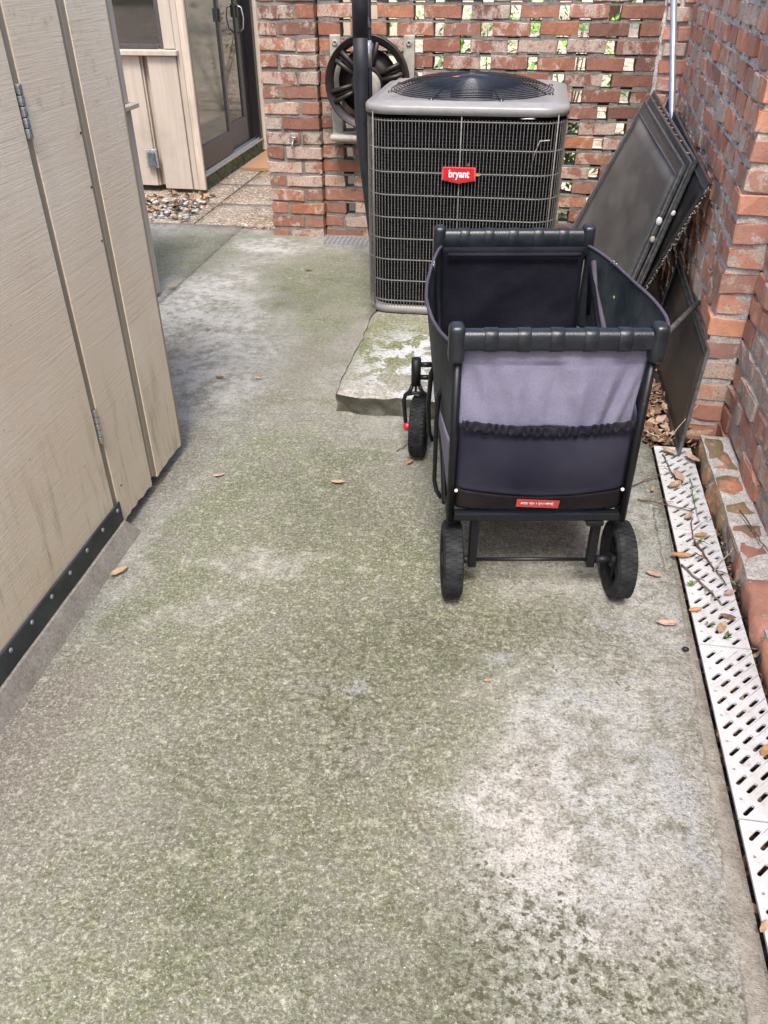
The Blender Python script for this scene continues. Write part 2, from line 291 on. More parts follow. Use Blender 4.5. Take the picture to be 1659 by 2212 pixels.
def glass_mat(name, c, rough=.02, spec=1.0):
    g = G(name, rough, spec); n = g.noise(3, 3); g.col(g.mix(n, tuple(x*.6 for x in c), c)); g.rough(g.rng(g.noise(8, 4), .3, .8, rough, rough+.05)); return g.m
M_glass = glass_mat('dark_window_glass', (.02, .022, .02)); M_screen = glass_mat('door_screen_glass', (.09, .097, .085), .05, .9)
M_alu = simple('aluminium', (.55, .55, .56), .35, .9, .1, 60); M_galv = simple('galvanised_steel', (.36, .37, .37), .5, .7, .3, 90); M_alupole = simple('blue_grey_aluminium_pole', (.36, .40, .50), .35, .6, .08, 30)
M_blackm = simple('black_painted_steel', (.007, .008, .010), .35, 0, .3, 120, spec=.35); M_black = simple('black_plastic', (.009, .010, .012), .5, 0, .2, 60, spec=.35); M_wire = simple('black_wire', (.016, .019, .026), .22, .2, .2, 60, spec=.8)
def plastic_mat():
    g = G('navy_black_plastic', .34, .5); n = g.noise(300, 2); g.col(g.mix(g.rng(g.noise(30, 5), .4, .7), (.009, .012, .016), (.017, .022, .028))); g.bump(n, .25, .002); return g.m
M_bar = plastic_mat()
def rubber():
    g = G('worn_tyre_rubber', .75, .3); g.col(g.mix(g.rng(g.noise(35, 5), .4, .65), (.010, .011, .013), (.026, .027, .029))); return g.m
M_rub = rubber(); M_strip = simple('black_rubber_strip', (.030, .036, .038), .6, 0, .35, 14)
M_red = simple('red_plastic', (.50, .012, .02), .35, 0, .1); M_label = simple('red_woven_label', (.33, .035, .035), .7, 0, .15, 200); M_white = simple('white_lettering', (.72, .70, .70), .5, 0, .08); M_labelw = simple('faded_white_thread', (.55, .5, .5), .6, 0, .2, 200); M_redrim = simple('pink_red_rim', (.60, .09, .10), .4, 0, .08)
def cloth(name, c, c2, weave=700, rough=.8, bumps=.38, sheen=0):
    g = G(name, rough, .10); n = g.noise(7, 5); f = g.noise(400, 2); k = g.mix(g.rng(n, .35, .65), c, c2); k = g.mix(g.rng(f, .4, .6, 0, .25), k, tuple(x*.6 for x in c)); g.col(k); g.bump(g.math('ADD', g.math('MULTIPLY', f, .35), g.math('ADD', g.noise(16, 4), g.math('MULTIPLY', g.noise(1, 4, v=g.mapp((55, 55, 14), (0, R(18), 0))), .5))), bumps, .012); return g.m
M_purple = cloth('lavender_grey_canvas', (.178, .172, .243), (.225, .218, .300), rough=.45); M_navy = cloth('navy_black_canvas', (.008, .008, .014), (.014, .014, .021), rough=.65); M_side = cloth('charcoal_green_canvas', (.020, .027, .031), (.058, .068, .075), rough=.5); M_base = cloth('dusty_black_canvas', (.010, .008, .010), (.022, .018, .018)); M_pipe = cloth('mauve_piping', (.075, .065, .088), (.10, .088, .115))
def mesh_cloth():
    g = G('dark_mesh_fabric', .75, .12); wv = g.n('TexWave'); g.l(g.mapp((1, 1, 1), (0, R(24), 0)), wv.inputs[0]); wv.bands_direction = 'Z'; wv.inputs['Scale'].default_value = 95; wv.inputs['Distortion'].default_value = .6
    k = g.mix(g.rng(g.noise(4, 4), .35, .65), (.014, .014, .026), (.030, .030, .046)); k = g.mix(g.math('MULTIPLY', wv.outputs['Fac'], .14), k, (.07, .07, .095)); g.col(k); return g.m
M_mesh = mesh_cloth(); M_ruf = cloth('elastic_band', (.016, .015, .022), (.027, .025, .034))
M_acgrey = simple('warm_grey_paint', (.25, .24, .235), .35, 0, .06, 25); M_acwire = simple('grey_grille_paint', (.17, .162, .15), .45, 0, .15, 60); M_acdark = simple('dark_coil_fins', (.004, .005, .008), .85, 0, .6, 90, spec=.2)
def grate_mat():
    g = G('white_plastic_grate', .55, .35); n = g.noise(12, 6, rough=.7); f = g.noise(90, 4, rough=.7); c = g.mix(g.rng(n, .4, .7), (.62, .62, .635), (.52, .51, .495)); c = g.mix(g.rng(f, .56, .75, 0, .6), c, (.28, .25, .2)); c = g.mix(g.rng(g.noise(22, 7, rough=.75), .56, .68, 0, .4), c, (.30, .27, .23)); g.col(c); g.bump(f, .15, .002); return g.m
M_grate = grate_mat()
def screen_panel(name, c, c2):
    g = G(name, .6, .3); s = g.noise(1, 5, v=g.mapp((9, 3, 7), (0, R(25), 0)), rough=.6); k = g.mix(g.rng(s, .35, .65), c, c2); k = g.mix(g.rng(g.noise(120, 3), .6, .72, 0, .4), k, (.16, .14, .12)); g.col(k); g.rough(g.rng(s, .3, .7, .45, .7)); return g.m
M_scr = screen_panel('dusty_insect_mesh', (.085, .086, .088), (.145, .138, .128)); M_scrd = screen_panel('shaded_insect_mesh', (.012, .012, .014), (.03, .028, .027)); M_scrf = simple('weathered_black_frame', (.085, .085, .085), .5, .2, .3, 60); M_scre = simple('grey_frame_edge', (.20, .21, .23), .4, .4, .3, 60); M_scrb = screen_panel('rust_stained_mesh', (.030, .026, .024), (.085, .062, .045))  # second mesh coloured dark for the shade within the leaning stack
M_web = simple('cobweb_dust', (.40, .38, .34), .9, 0, .4, 200)
M_reel = simple('dark_brown_plastic', (.022, .015, .013), .45, 0, .2, 50); M_tan = simple('tan_plastic', (.35, .32, .27), .6, 0, .12, 30)
M_twig = simple('dry_twig', (.13, .075, .05), .85, 0, .4, 90); M_stick = simple('pale_stick', (.42, .36, .30), .85, 0, .3, 90)
M_leafs = [simple('leaf_tan', (.40, .27, .17), .7, 0, .25, 60), simple('leaf_orange', (.42, .22, .09), .7, 0, .25, 60), simple('leaf_brown', (.20, .11, .06), .75, 0, .3, 60), simple('leaf_pink', (.42, .29, .23), .7, 0, .2, 60)]
M_green = simple('fresh_leaf', (.20, .42, .05), .55, 0, .4, 8); M_green2 = simple('deep_leaf', (.07, .17, .03), .5, 0, .4, 8); M_weed = simple('dull_green_weed', (.11, .22, .05), .6, 0, .4, 60); M_cork = simple('coir_mat', (.34, .19, .10), .95, 0, .25, 200, .5)
M_cream = wood_mat('cream_fence_board', (.55, .47, .36), (.66, .58, .46)); M_magenta = simple('magenta_flower', (.5, .03, .3), .6)
# ------------------------------------------------------------------ ground
b = NB(); box(b, (-60, -20, -.30), (60, 90, -.08)); struct('ground', b, M_soil)
def slab(name, x0, x1, y0, y1, ztop, mat, th=.085, seed=0, nx=None, ny=None):
    b = NB(); nx = nx or max(2, int((x1-x0)/.1)); ny = ny or max(2, int((y1-y0)/.1))
    def f(u, v):
        x = x0+(x1-x0)*u; y = y0+(y1-y0)*v
        e = min(u*(x1-x0), (1-u)*(x1-x0), v*(y1-y0), (1-v)*(y1-y0))
        return Vector((x, y, ztop+(nz((x, y, 0), 2, seed)*.0025 if e > .03 else -.003)))
    grid(b, f, nx, ny, th); return struct(name, b, mat)
slab('concrete_floor', -1.597, .4815, -1.2, 4.62, 0, M_floor, seed=1, nx=80, ny=160)
slab('concrete_side_floor', -3.2, -1.603, 2.0, 4.68, -.003, M_floor, seed=3)
# aggregate paving in squares
for i, (x0, x1) in enumerate(((-3.2, -1.93), (-1.92, -1.2))):
    for j, (y0, y1) in enumerate(((4.70, 5.205), (5.215, 5.74), (5.75, 7.1), (7.11, 9.0))):
        slab('aggregate_path', x0, x1, y0, y1, -.012, M_agg, seed=5+i+j)
b = NB(); box(b, (.482, -1.2, -.079), (.605, 2.40, -.055)); box(b, (.606, -1.2, -.079), (.72, 2.43, -.022)); box(b, (.48, 2.43, -.079), (.76, 4.6, -.02)); struct('drain_channel_bed', b, M_dirt)
# concrete pad under the air conditioner
b = NB(); bb = bmesh.new(); bmesh.ops.create_cube(bb, size=1)
for v in bb.verts: v.co = Vector((-.15+v.co.x*.84, 3.25+v.co.y*1.64, .0325+v.co.z*.075))
bmesh.ops.subdivide_edges(bb, edges=bb.edges[:], cuts=34, use_grid_fill=True)
for v in bb.verts:
    p = v.co; n_ = nz(p, 9)*.6+nz(p, 28, 2)*.4
    ex = max(abs(p.x+.15)/.42, abs(p.y-3.25)/.82)
    if ex > .985: p.x += (n_*.024)*(1 if p.x < -.15 else -1); p.y += .006+(nz(p, 6, 3)*.02+nz(p, 22, 4)*.012)*(1 if p.y < 3.25 else -1)
    if p.z > .065 and ex > .985: p.z -= .010+abs(n_)*.012; p.y += .006 if p.y < 3 else 0
    p.z += nz(p, 5, 5)*.002
t = thing('equipment_pad', 'low mossy concrete pad with flaking white paint under the air conditioner', 'concrete pad', (-.15, 3.25, 0))
merge(b, bb); obj('slab', b, M_pad, t, smooth=False)
# ------------------------------------------------------------------ bricks
ROUGH = [1.6]
def brick(bm, lay, lo, hi, M=None, white=None, jit=.0022, rg=rng, rnd=1):
    jit *= ROUGH[0]
    lo, hi = Vector(lo), Vector(hi); s = hi-lo; n = [max(2, min(7, int(round(s[i]/.03)))) for i in range(3)]
    pl = []
    for i in range(3):
        e = min(.0035*rnd, s[i]*.2); pl.append([0, e]+[e+(s[i]-2*e)*k/(n[i]-1) for k in range(1, n[i]-1)]+[s[i]-e, s[i]])
    N = [len(q) for q in pl]; vs = {}; sd = rg.random()*50; tilt = [rg.uniform(-.012, .012) for _ in range(3)]
    c = (lo+hi)/2; off = Vector([rg.uniform(-.0022, .0022)*ROUGH[0] for _ in range(3)])
    def V(i, j, k):
        key = (i, j, k)
        if key in vs: return vs[key]
        p = lo+Vector((pl[0][i], pl[1][j], pl[2][k])); ed = [i in (0, N[0]-1), j in (0, N[1]-1), k in (0, N[2]-1)]
        ne = sum(ed)
        if ne >= 2:
            r = (.0014 if ne == 2 else .0020)*rnd
            for a in range(3):
                if ed[a]: p[a] += r*(1 if p[a] < c[a] else -1)
        q = p*32+Vector((sd, sd*.7, sd*.3)); q2 = p*11+Vector((sd, 0, sd))
        dn = noise.noise_vector(q)*jit+noise.noise_vector(q2)*jit*1.3
        if ne >= 2 and noise.noise(p*24+Vector((0, sd, 0))) > .18/ROUGH[0]:      # chipped arris
            for a in range(3):
                if ed[a]: p[a] += .0045*(1 if p[a] < c[a] else -1)
        p += dn+off; q = p-c
        p = c+Vector((q.x-q.y*tilt[2], q.y+q.x*tilt[2]+q.z*tilt[0]*.5, q.z+q.x*tilt[1]))
        if M is not None: p = M @ p
        vs[key] = bm.verts.new(p); return vs[key]
    col = (rg.random(), (rg.random()**1.3 if white is None else white), rg.random(), 1)
    def Q(*k):
        f = bm.faces.new([V(*q) for q in k]); f.smooth = rnd > 1
        for l in f.loops: l[lay] = col
    X, Y, Z = N[0]-1, N[1]-1, N[2]-1
    for i in range(X):
        for j in range(Y): Q((i, j, 0), (i, j+1, 0), (i+1, j+1, 0), (i+1, j, 0)); Q((i, j, Z), (i+1, j, Z), (i+1, j+1, Z), (i, j+1, Z))
        for k in range(Z): Q((i, 0, k), (i+1, 0, k), (i+1, 0, k+1), (i, 0, k+1)); Q((i, Y, k), (i, Y, k+1), (i+1, Y, k+1), (i+1, Y, k))
    for j in range(Y):
        for k in range(Z): Q((0, j, k), (0, j, k+1), (0, j+1, k+1), (0, j+1, k)); Q((X, j, k), (X, j+1, k), (X, j+1, k+1), (X, j, k+1))
CH, Z0, BH = .0715, .0075, .0575
def zk(k): return Z0+CH*k
KTOP = 21  # unseen wall top set low to let in more sky light
def brick_bm():
    b = NB(); return b, b.loops.layers.float_color.new('bc')
def rough_box(bm, lo, hi, M=None, amp=.002, step=.03):
    lo, hi = Vector(lo), Vector(hi); s = hi-lo; b = bmesh.new()
    n = [max(1, min(60, int(s[i]/step))) for i in range(3)]; vs = {}
    def V(*k):
        if k not in vs:
            p = Vector([lo[a]+s[a]*k[a]/n[a] for a in range(3)]); p += noise.noise_vector(p*22)*amp; vs[k] = b.verts.new(p)
        return vs[k]
    X, Y, Z = n
    for i in range(X):
        for j in range(Y): b.faces.new((V(i, j, 0), V(i, j+1, 0), V(i+1, j+1, 0), V(i+1, j, 0))); b.faces.new((V(i, j, Z), V(i+1, j, Z), V(i+1, j+1, Z), V(i, j+1, Z)))
        for k in range(Z): b.faces.new((V(i, 0, k), V(i+1, 0, k), V(i+1, 0, k+1), V(i, 0, k+1))); b.faces.new((V(i, Y, k), V(i, Y, k+1), V(i+1, Y, k+1), V(i+1, Y, k)))
    for j in range(Y):
        for k in range(Z): b.faces.new((V(0, j, k), V(0, j, k+1), V(0, j+1, k+1), V(0, j+1, k))); b.faces.new((V(X, j, k), V(X, j+1, k), V(X, j+1, k+1), V(X, j, k+1)))
    merge(bm, b, M)
def lattice(bm, lay, mb, L, depth, pitch, slot, phase, M, ksolid=2, x0=0, ktop=KTOP, proud=.0035):
    """pierced wall along local x 0..L, face at y=0, going back to y=depth"""
    def holes(k):
        if k < ksolid: return []
        ph = phase[k % 2]; out = []; c = ph
        while c > x0+pitch: c -= pitch
        while c < L-.03:
            if c > x0+.05: out.append((c-slot/2, c+slot/2))
            c += pitch
        return out
    for k in range(0, ktop):
        z = zk(k); hs = holes(k); segs = []; a = x0
        if hs:
            for (h0, h1) in hs: segs.append((a, h0)); a = h1
            segs.append((a, L))
        else:
            a = x0; w = pitch*.9; o = (w/2 if k % 2 else 0)
            if o: segs.append((a, a+o-.006)); a += o+.006
            while a < L: segs.append((a, min(L, a+w-.012))); a += w
        for s0, s1 in segs:
            if s1-s0 > .3:
                h = (s0+s1)/2; brick(bm, lay, (s0, 0, z-BH/2), (h-.006, depth, z+BH/2), M); brick(bm, lay, (h+.006, 0, z-BH/2), (s1, depth, z+BH/2), M)
            elif s1-s0 > .02: brick(bm, lay, (s0, 0, z-BH/2), (s1, depth, z+BH/2), M)
        # bed mortar where both courses carry brick
        hz = sorted(holes(k)+holes(k+1)); a = x0
        for h0, h1 in hz+[(L, L)]:
            if h0-a > .015: rough_box(mb, (a+.002, proud, z+BH/2-.004), (h0-.002, depth-proud, z+CH-BH/2+.004), M, .003)
            if h1 > h0: rough_box(mb, (h0-.001, proud, z+BH/2-.004), (h1+.001, depth-proud, z+BH/2+.0045), M, .001)
            a = max(a, h1)
        if not hs: rough_box(mb, (x0+.004, proud, z-BH/2), (L-.004, depth-proud, z+BH/2), M, .002, .06)
# back lattice wall
t = thing('brick_wall', 'pierced red brick screen wall behind the air conditioner, garden light showing through its slots', 'brick wall', (-.24, 4.6, 0))
b, lay = brick_bm(); mb = NB(); M = Matrix.Translation((-1.07, 4.55, 0))
lattice(b, lay, mb, 1.655, .105, .2325, .052, {0: .2305+1.07-.2325*5, 1: -.101+1.07-.2325*4}, M)
obj('brickwork', b, M_brick, t); obj('mortar', mb, M_mortar, t)
# brick pillar at its left end
t = thing('brick_pillar', 'square red brick pillar between the sliding door and the pierced wall', 'brick pillar', (-1.22, 4.65, 0))
b, lay = brick_bm(); mb = NB(); x0, x1, y0, y1 = -1.368, -1.072, 4.50, 4.80
for k in range(KTOP):
    z = zk(k); a, c = z-BH/2, z+BH/2
    if k % 2:
        brick(b, lay, (x0, y0, a), (x0+.188, y0+.095, c)); brick(b, lay, (x0+.20, y0, a), (x1, y0+.19, c)); brick(b, lay, (x0, y0+.107, a), (x0+.09, y1, c)); brick(b, lay, (x0+.1, y0+.202, a), (x1, y1, c))
    else:
        brick(b, lay, (x0, y0, a), (x0+.092, y0+.19, c)); brick(b, lay, (x0+.104, y0, a), (x1, y0+.095, c)); brick(b, lay, (x1-.09, y0+.107, a), (x1, y1, c)); brick(b, lay, (x0, y0+.202, a), (x1-.1, y1, c))
rough_box(mb, (x0+.006, y0+.006, -.05), (x1-.006, y1-.006, zk(KTOP-1)+.03), None, .003)
obj('brickwork', b, M_brick, t); obj('mortar', mb, M_mortar, t)
b = NB(); tube(b, [(-1.215, 4.505, .50), (-1.215, 4.475, .50), (-1.215, 4.462, .49), (-1.215, 4.458, .465)], .006, 8); tube(b, [(-1.235, 4.485, .515), (-1.195, 4.485, .515)], .005, 8); obj('tap', b, M_galv, t)
ROUGH[0] = 2.1
# corner pilaster, right pierced wall with its pier, and the near wall
t = thing('brick_pilaster', 'narrow pale brick pilaster in the far right corner behind the aluminium pole', 'brick pilaster', (.65, 4.58, 0))
b, lay = brick_bm(); mb = NB()
for k in range(KTOP):
    z = zk(k)-.01; a, c = z-BH/2, z+BH/2
    if k % 2: brick(b, lay, (.597, 4.535, a), (.70, 4.64, c)); brick(b, lay, (.711, 4.537, a), (.765, 4.64, c))
    else: brick(b, lay, (.594, 4.535, a), (.652, 4.64, c)); brick(b, lay, (.662, 4.537, a), (.765, 4.64, c))
rough_box(mb, (.580, 4.552, -.05), (.764, 4.63, zk(KTOP-1)), None, .003); obj('brickwork', b, M_brick_pale, t); obj('mortar', mb, M_mortar2, t)
ANG = math.atan2(4.53-2.47, .71-.605)
MR = Matrix.Translation((.605, 2.47, 0)) @ Matrix.Rotation(ANG, 4, 'Z') @ Matrix.Scale(-1, 4, Vector((0, 1, 0)))
t = thing('brick_wall', 'long pierced limewashed brick wall on the right with the window screens leaning on it', 'brick wall', (.66, 3.5, 0))
b, lay = brick_bm(); mb = NB()
lattice(b, lay, mb, 2.055, .105, .2, .046, {0: .37, 1: .47}, MR, x0=.205)
for k in range(KTOP):
    z = zk(k)-.004; a, c = z-BH/2, z+BH/2
    if k % 2: brick(b, lay, (0, 0, a), (.196, .105, c), MR)
    else: brick(b, lay, (0, 0, a), (.093, .105, c), MR); brick(b, lay, (.104, 0, a), (.196, .105, c), MR)
rough_box(mb, (.006, .006, -.05), (.204, .099, zk(KTOP-1)), MR, .003)
bmesh.ops.recalc_face_normals(b, faces=b.faces[:]); bmesh.ops.recalc_face_normals(mb, faces=mb.faces[:])
obj('brickwork', b, M_brick_pale, t); obj('mortar', mb, M_mortar2, t)
t = thing('brick_wall', 'solid limewashed brick wall beside the white drain, with a low brick ledge at its foot', 'brick wall', (.75, 1.0, 0))
b, lay = brick_bm(); mb = NB(); XW = .703
for k in range(KTOP):
    z = zk(k)+.006; a, c = z-BH/2, z+BH/2; y = 2.465-(.1 if k % 2 else 0)
    if k % 2: brick(b, lay, (XW, 2.377, a), (XW+.1, 2.465, c))
    while y > -.9: brick(b, lay, (XW+rng.uniform(-.004, .004), y-.19, a), (XW+.1, y, c), jit=.003); y -= .203
rough_box(mb, (XW+.007, -.9, -.05), (XW+.095, 2.462, zk(KTOP-1)), None, .003); rough_box(mb, (XW+.010, 2.44, -.05), (XW+.09, 2.60, zk(KTOP-1)), None, .002)
obj('brickwork', b, M_brick_pale, t); obj('mortar', mb, M_mortar2, t)
b, lay = brick_bm(); mb = NB(); y = 2.33
while y > -.9:
    L = .2+rng.uniform(-.01, .01); brick(b, lay, (.612+rng.uniform(-.004, .004), y-L, -.03), (XW-.004, y, .066+rng.uniform(-.006, .004)), white=.25, jit=.0050, rnd=4); y -= L+.026
rough_box(mb, (.620, -.9, -.05), (XW, 2.345, .058), None, .005); o = obj('ledge', b, ledge_mat(), t); obj('ledge_mortar', mb, M_mortar2, o)
ROUGH[0] = 1
# ------------------------------------------------------------------ drain
def grate(y1, L, label, x0=.487, x1=.600):
    t = thing('drain_grate', label, 'drain grate', ((x0+x1)/2, y1-L/2, 0), group='white drain grates along the brick wall')
    y0 = y1-L+.003; a = R(47); ca, sa = math.cos(a), math.sin(a)
    # slots laid out on a skewed raster, each cell quad with an oval hole
    W, LL = x1-x0, y1-y0
    bmq = NB(); outer = [(x0, y0), (x1, y0), (x1, y1), (x0, y1)]
    P2 = [Vector(p_) for p_ in outer]; E2 = [(i, (i+1) % 4) for i in range(4)]; HL = []
    def hole(cx, cy, hl, r):
        pts = []
        for k in range(8):
            th = math.pi*k/4; sx = 1 if -.01 < math.cos(th-0) else -1
        for k in range(5): th = -math.pi/2+math.pi*k/4; pts.append((hl+r*math.cos(th), r*math.sin(th)))
        for k in range(5): th = math.pi/2+math.pi*k/4; pts.append((-hl+r*math.cos(th), r*math.sin(th)))
        pts = [(cx+px*ca-py*sa, cy+px*sa+py*ca) for px, py in pts]
        if any(px < x0+.0015 or px > x1-.002 or py < y0+.003 or py > y1-.003 for px, py in pts):
            return
        n0 = len(P2); P2.extend(Vector(p_) for p_ in pts); E2.extend((n0+i, n0+(i+1) % len(pts)) for i in range(len(pts))); HL.append((cx, cy, hl, r))
    def fits(px, py, hl, r): return all(x0+.007 < px+s_*(hl*ca)+q*r < x1-.001 and y0+.004 < py+s_*(hl*sa)+q*r < y1-.008 for s_ in (-1, 1) for q in (-1, 1))
    ribs = []
    for k in range(-5, 16):
        oy = y0+.006+.0338*k; ribs.append(oy-.0169)
        if k % 2 and fits(x0+.0125, oy+.003, .0001, .003): hole(x0+.0125, oy+.003, .0001, .003)
        for n_ in range(6):
            tt = (.0175 if k % 2 == 0 else .041)+.047*n_; cx, cy = x0+.010+tt*ca, oy+tt*sa
            if fits(cx, cy, .0125, .0040): hole(cx, cy, .0125, .0040)
            elif fits(cx-.004, cy-.004, .0065, .0040): hole(cx-.004, cy-.004, .0065, .0040)
            elif fits(cx, cy, .0001, .003): hole(cx, cy, .0001, .003)
    from mathutils.geometry import delaunay_2d_cdt
    vo, _, fo, *_r = delaunay_2d_cdt(P2, E2, [], 0, 1e-6); vv = [bmq.verts.new((v.x, v.y, 0)) for v in vo]
    for f in fo:
        q = sum((vo[i] for i in f), Vector((0, 0)))/len(f); inside = False
        for (hx, hy, hl, r) in HL:
            ux, uy = (q.x-hx)*ca+(q.y-hy)*sa, -(q.x-hx)*sa+(q.y-hy)*ca
            if abs(uy) < r and math.hypot(max(0, abs(ux)-hl), uy) < r: inside = True; break
        if not inside: bmq.faces.new([vv[i] for i in f])
    bmesh.ops.recalc_face_normals(bmq, faces=bmq.faces[:])
    for f in bmq.faces:
        if f.normal.z < 0: f.normal_flip()
    r = bmesh.ops.extrude_face_region(bmq, geom=bmq.faces[:])
    for v in [g for g in r['geom'] if isinstance(g, bmesh.types.BMVert)]: v.co.z += .006
    bmesh.ops.recalc_face_normals(bmq, faces=bmq.faces[:])
    for v in bmq.verts: v.co.z += .001
    # raised diagonal ribs
    for oy in ribs:
        t0 = max(0, (y0+.004-oy)/math.tan(a)); t1 = min(W-.006, (y1-.008-oy)/math.tan(a))
        if t1-t0 > .02: tube(bmq, [(x0+.004+t0, oy+t0*math.tan(a), .0070), (x0+.004+t1, oy+t1*math.tan(a), .0070)], .0009, 4)
    obj('grate_plate', bmq, M_grate, t)
    b = NB(); box(b, (x0, y1-.0055, .0071), (x1, y1-.001, .0095)); obj('end_lip', b, M_grate, t)
names = ['farthest white drain grate, strewn with twigs, under the tip of the leaning screen', 'second white drain grate from the far end, with a brown twig lying along it', 'third white drain grate from the far end, beside orange ledge bricks',
         'fourth white drain grate from the far end, clean apart from an orange leaf', 'fifth white drain grate from the far end', 'sixth white drain grate from the far end, at the bottom right of the picture', 'seventh white drain grate, nearest the camera', ]
y = 2.345
for i, nm in enumerate(names[:6]): grate(y, .455, nm); y -= .4565
# ------------------------------------------------------------------ shed on the left
t = thing('shed', 'beige rough-sawn plywood shed with a hinged door on the left', 'shed', (-1.5, 0, 0))
X = -.99; HT = 1.8; NAILS = ((1.841, .977), (1.840, .861), (1.839, .738), (1.289, .518), (1.34, .42), (1.534, .284), (1.678, .139), (1.404, .695), (1.555, .46))  # shed height above the view cut down to brighten the yard
def panel(name, y0, y1, z0, z1, mat, jag=0, x=X, th=.02, parent=t):
    b = NB(); ny = max(4, int((y1-y0)/.008)) if jag else 2
    if not jag: box(b, (x-th, y0, z0), (x, y1, z1), .0015, seg=1)
    else:
        prof = []
        for i in range(ny+1):
            y = y0+(y1-y0)*i/ny; prof.append((y, z0+jag*(nz((y, 3, 0), 22)*1.0+nz((y, 1, 0), 70)*.6)))
        poly = prof+[(y1, z1), (y0, z1)]
        Mx = Matrix(((0, 0, 1, x-th), (1, 0, 0, 0), (0, 1, 0, 0), (0, 0, 0, 1))); prism(b, poly, Mx, th)
    return obj(name, b, mat, parent)
dr = panel('door', -1.0, 1.618, .058, HT-.1, M_siding, 0, X+.001)
panel('hinge_board', 1.646, 1.846, .038, HT, M_siding, .012, X-.001)
panel('corner_board', 1.886, 2.076, .040, HT, M_siding, .010, X)
b = NB(); box(b, (X-.05, 1.60, .07), (X-.021, 1.66, HT)); box(b, (X-.0205, 1.6195, .065), (X-.0045, 1.6455, HT)); box(b, (X-.05, 1.83, .06), (X-.021, 1.90, HT)); box(b, (X-.0205, 1.8655, .05), (X-.0025, 1.8855, HT)); obj('shade_filler', b, M_trim, t)  # dark filler strips stand in for shade in the grooves
b = NB(); box(b, (X-.018, 1.8475, .05), (X-.005, 1.865, HT), .002, seg=1); obj('groove_strip', b, M_trim, t)
b = NB(); box(b, (X-.019, 2.078, .045), (X+.001, 2.086, HT)); obj('edge_strip', b, M_trim, t)
b = NB(); box(b, (-2.2, -1.0, .052), (X-.052, 2.03, HT-.002)); obj('shed_core', b, M_trim, t)
b = NB(); box(b, (X+.002, -1.0, .054), (X+.008, 1.640, .113), .001, seg=1)
st = obj('rubber_strip', b, M_strip, dr)
for y in [1.631-.0878*k for k in range(12)]:
    b = NB(); lathe(b, [(.0, .006), (.002, .005), (.0028, .0001)], Matrix.Translation((X+.008, y-.012, .098)), 10); obj('rivet', b, M_galv, st)
for zc, h, mt in ((1.05, .10, M_galv), (.342, .094, M_alu)):
    b = NB(); n = 5
    for i in range(n):
        za = zc-h/2+h*i/n; box(b, (X-.004, 1.624, za+.0005), (X+.006, 1.638, za+h/n-.0005), .002)
    hg = obj('hinge', b, mt, t, label='dull grey upper hinge' if zc > .5 else 'bright lower hinge')
b = NB(); rough_box(b, (-1.2, -1.2, -.03), (-.953, 1.668, .052), None, .0025, .022)
for v in b.verts:
    if v.co.x > -1.0: v.co.x -= .022*max(0, v.co.z)/.052
    if v.co.y > 1.6: v.co.y -= .03*max(0, v.co.z)/.052
obj('footing', b, M_curb, t)
b = NB(); rough_box(b, (-2.2, 1.66, -.03), (-1.03, 2.02, .045), None, .003); obj('rotten_sill', b, M_dirt, t)
for y_, z_ in NAILS:
    b = NB(); lathe(b, [(-.004, .003), (.0008, .0028), (.0012, .0005)], Matrix.Translation((X, y_, z_)), 8); obj('nail', b, M_dirt, t)
# set-back part of the shed and its ledge
t2 = thing('shed_annex', 'plain grey-beige wall panel set back behind the shed corner', 'wall panel', (-1.9, 2.8, 0))
b = NB(); box(b, (-2.35, 2.10, .004), (-1.645, 3.47, HT)); obj('wall', b, M_trim_sh, t2)
b = NB(); box(b, (-1.644, 2.10, .012), (-1.63, 3.485, .785), .003, seg=1); obj('lower_board', b, M_trim_sh, t2)
b = NB(); box(b, (-1.70, 2.10, .787), (-1.605, 3.52, .806), .003, seg=1); obj('ledge', b, M_house, t2)
b = NB(); box(b, (-1.644, 2.10, .808), (-1.634, 3.485, HT), .002, seg=1); obj('upper_board', b, M_trim_sh, t2)
# ------------------------------------------------------------------ house with window and sliding door
t = thing('house', 'pinkish-beige board house corner with a window and a dark sliding door', 'house', (-2.6, 5.5, 0))
YF = 5.42
b = NB(); box(b, (-5, YF+.03, .03), (-2.42, YF+.2, .80)); box(b, (-5, YF+.03, 1.9), (-2.26, YF+.2, 2.7)); box(b, (-2.262, YF+.034, .82), (-2.17, YF+.2, 2.7)); box(b, (-2.42, YF+.06, .03), (-2.17, YF+.2, .80)); obj('wall', b, M_house, t)
b = NB(); box(b, (-2.375, YF, .015), (-2.185, YF+.028, .798), .003, seg=1); box(b, (-2.60, YF+.012, .03), (-2.43, YF+.029, .798), .003, seg=1); obj('board', b, M_house, t)
b = NB(); box(b, (-2.183, YF+.012, .01), (-2.145, YF+.029, 2.7), .004, seg=1); box(b, (-2.26, YF+.014, .835), (-2.185, YF+.029, 2.7), .004, seg=1); obj('corner_trim', b, M_house, t)
b = NB(); box(b, (-2.142, YF+.004, .01), (-2.094, 5.452, 2.7), .005); obj('jamb', b, M_jamb, t)
b = NB(); box(b, (-3.2, YF-.03, .802), (-2.165, YF+.05, .832), .004, seg=1); obj('window_sill', b, M_house, t)
wn = NB(); box(wn, (-2.30, YF+.05, .833), (-2.262, YF+.09, 1.9), .002, seg=1); box(wn, (-3.2, YF+.05, .833), (-2.301, YF+.09, .86), .002, seg=1); wnd = obj('window_frame', wn, M_bronze2, t)
b = NB(); box(b, (-3.2, YF+.075, .86), (-2.30, YF+.085, 1.9)); obj('pane', b, M_glass, wnd)
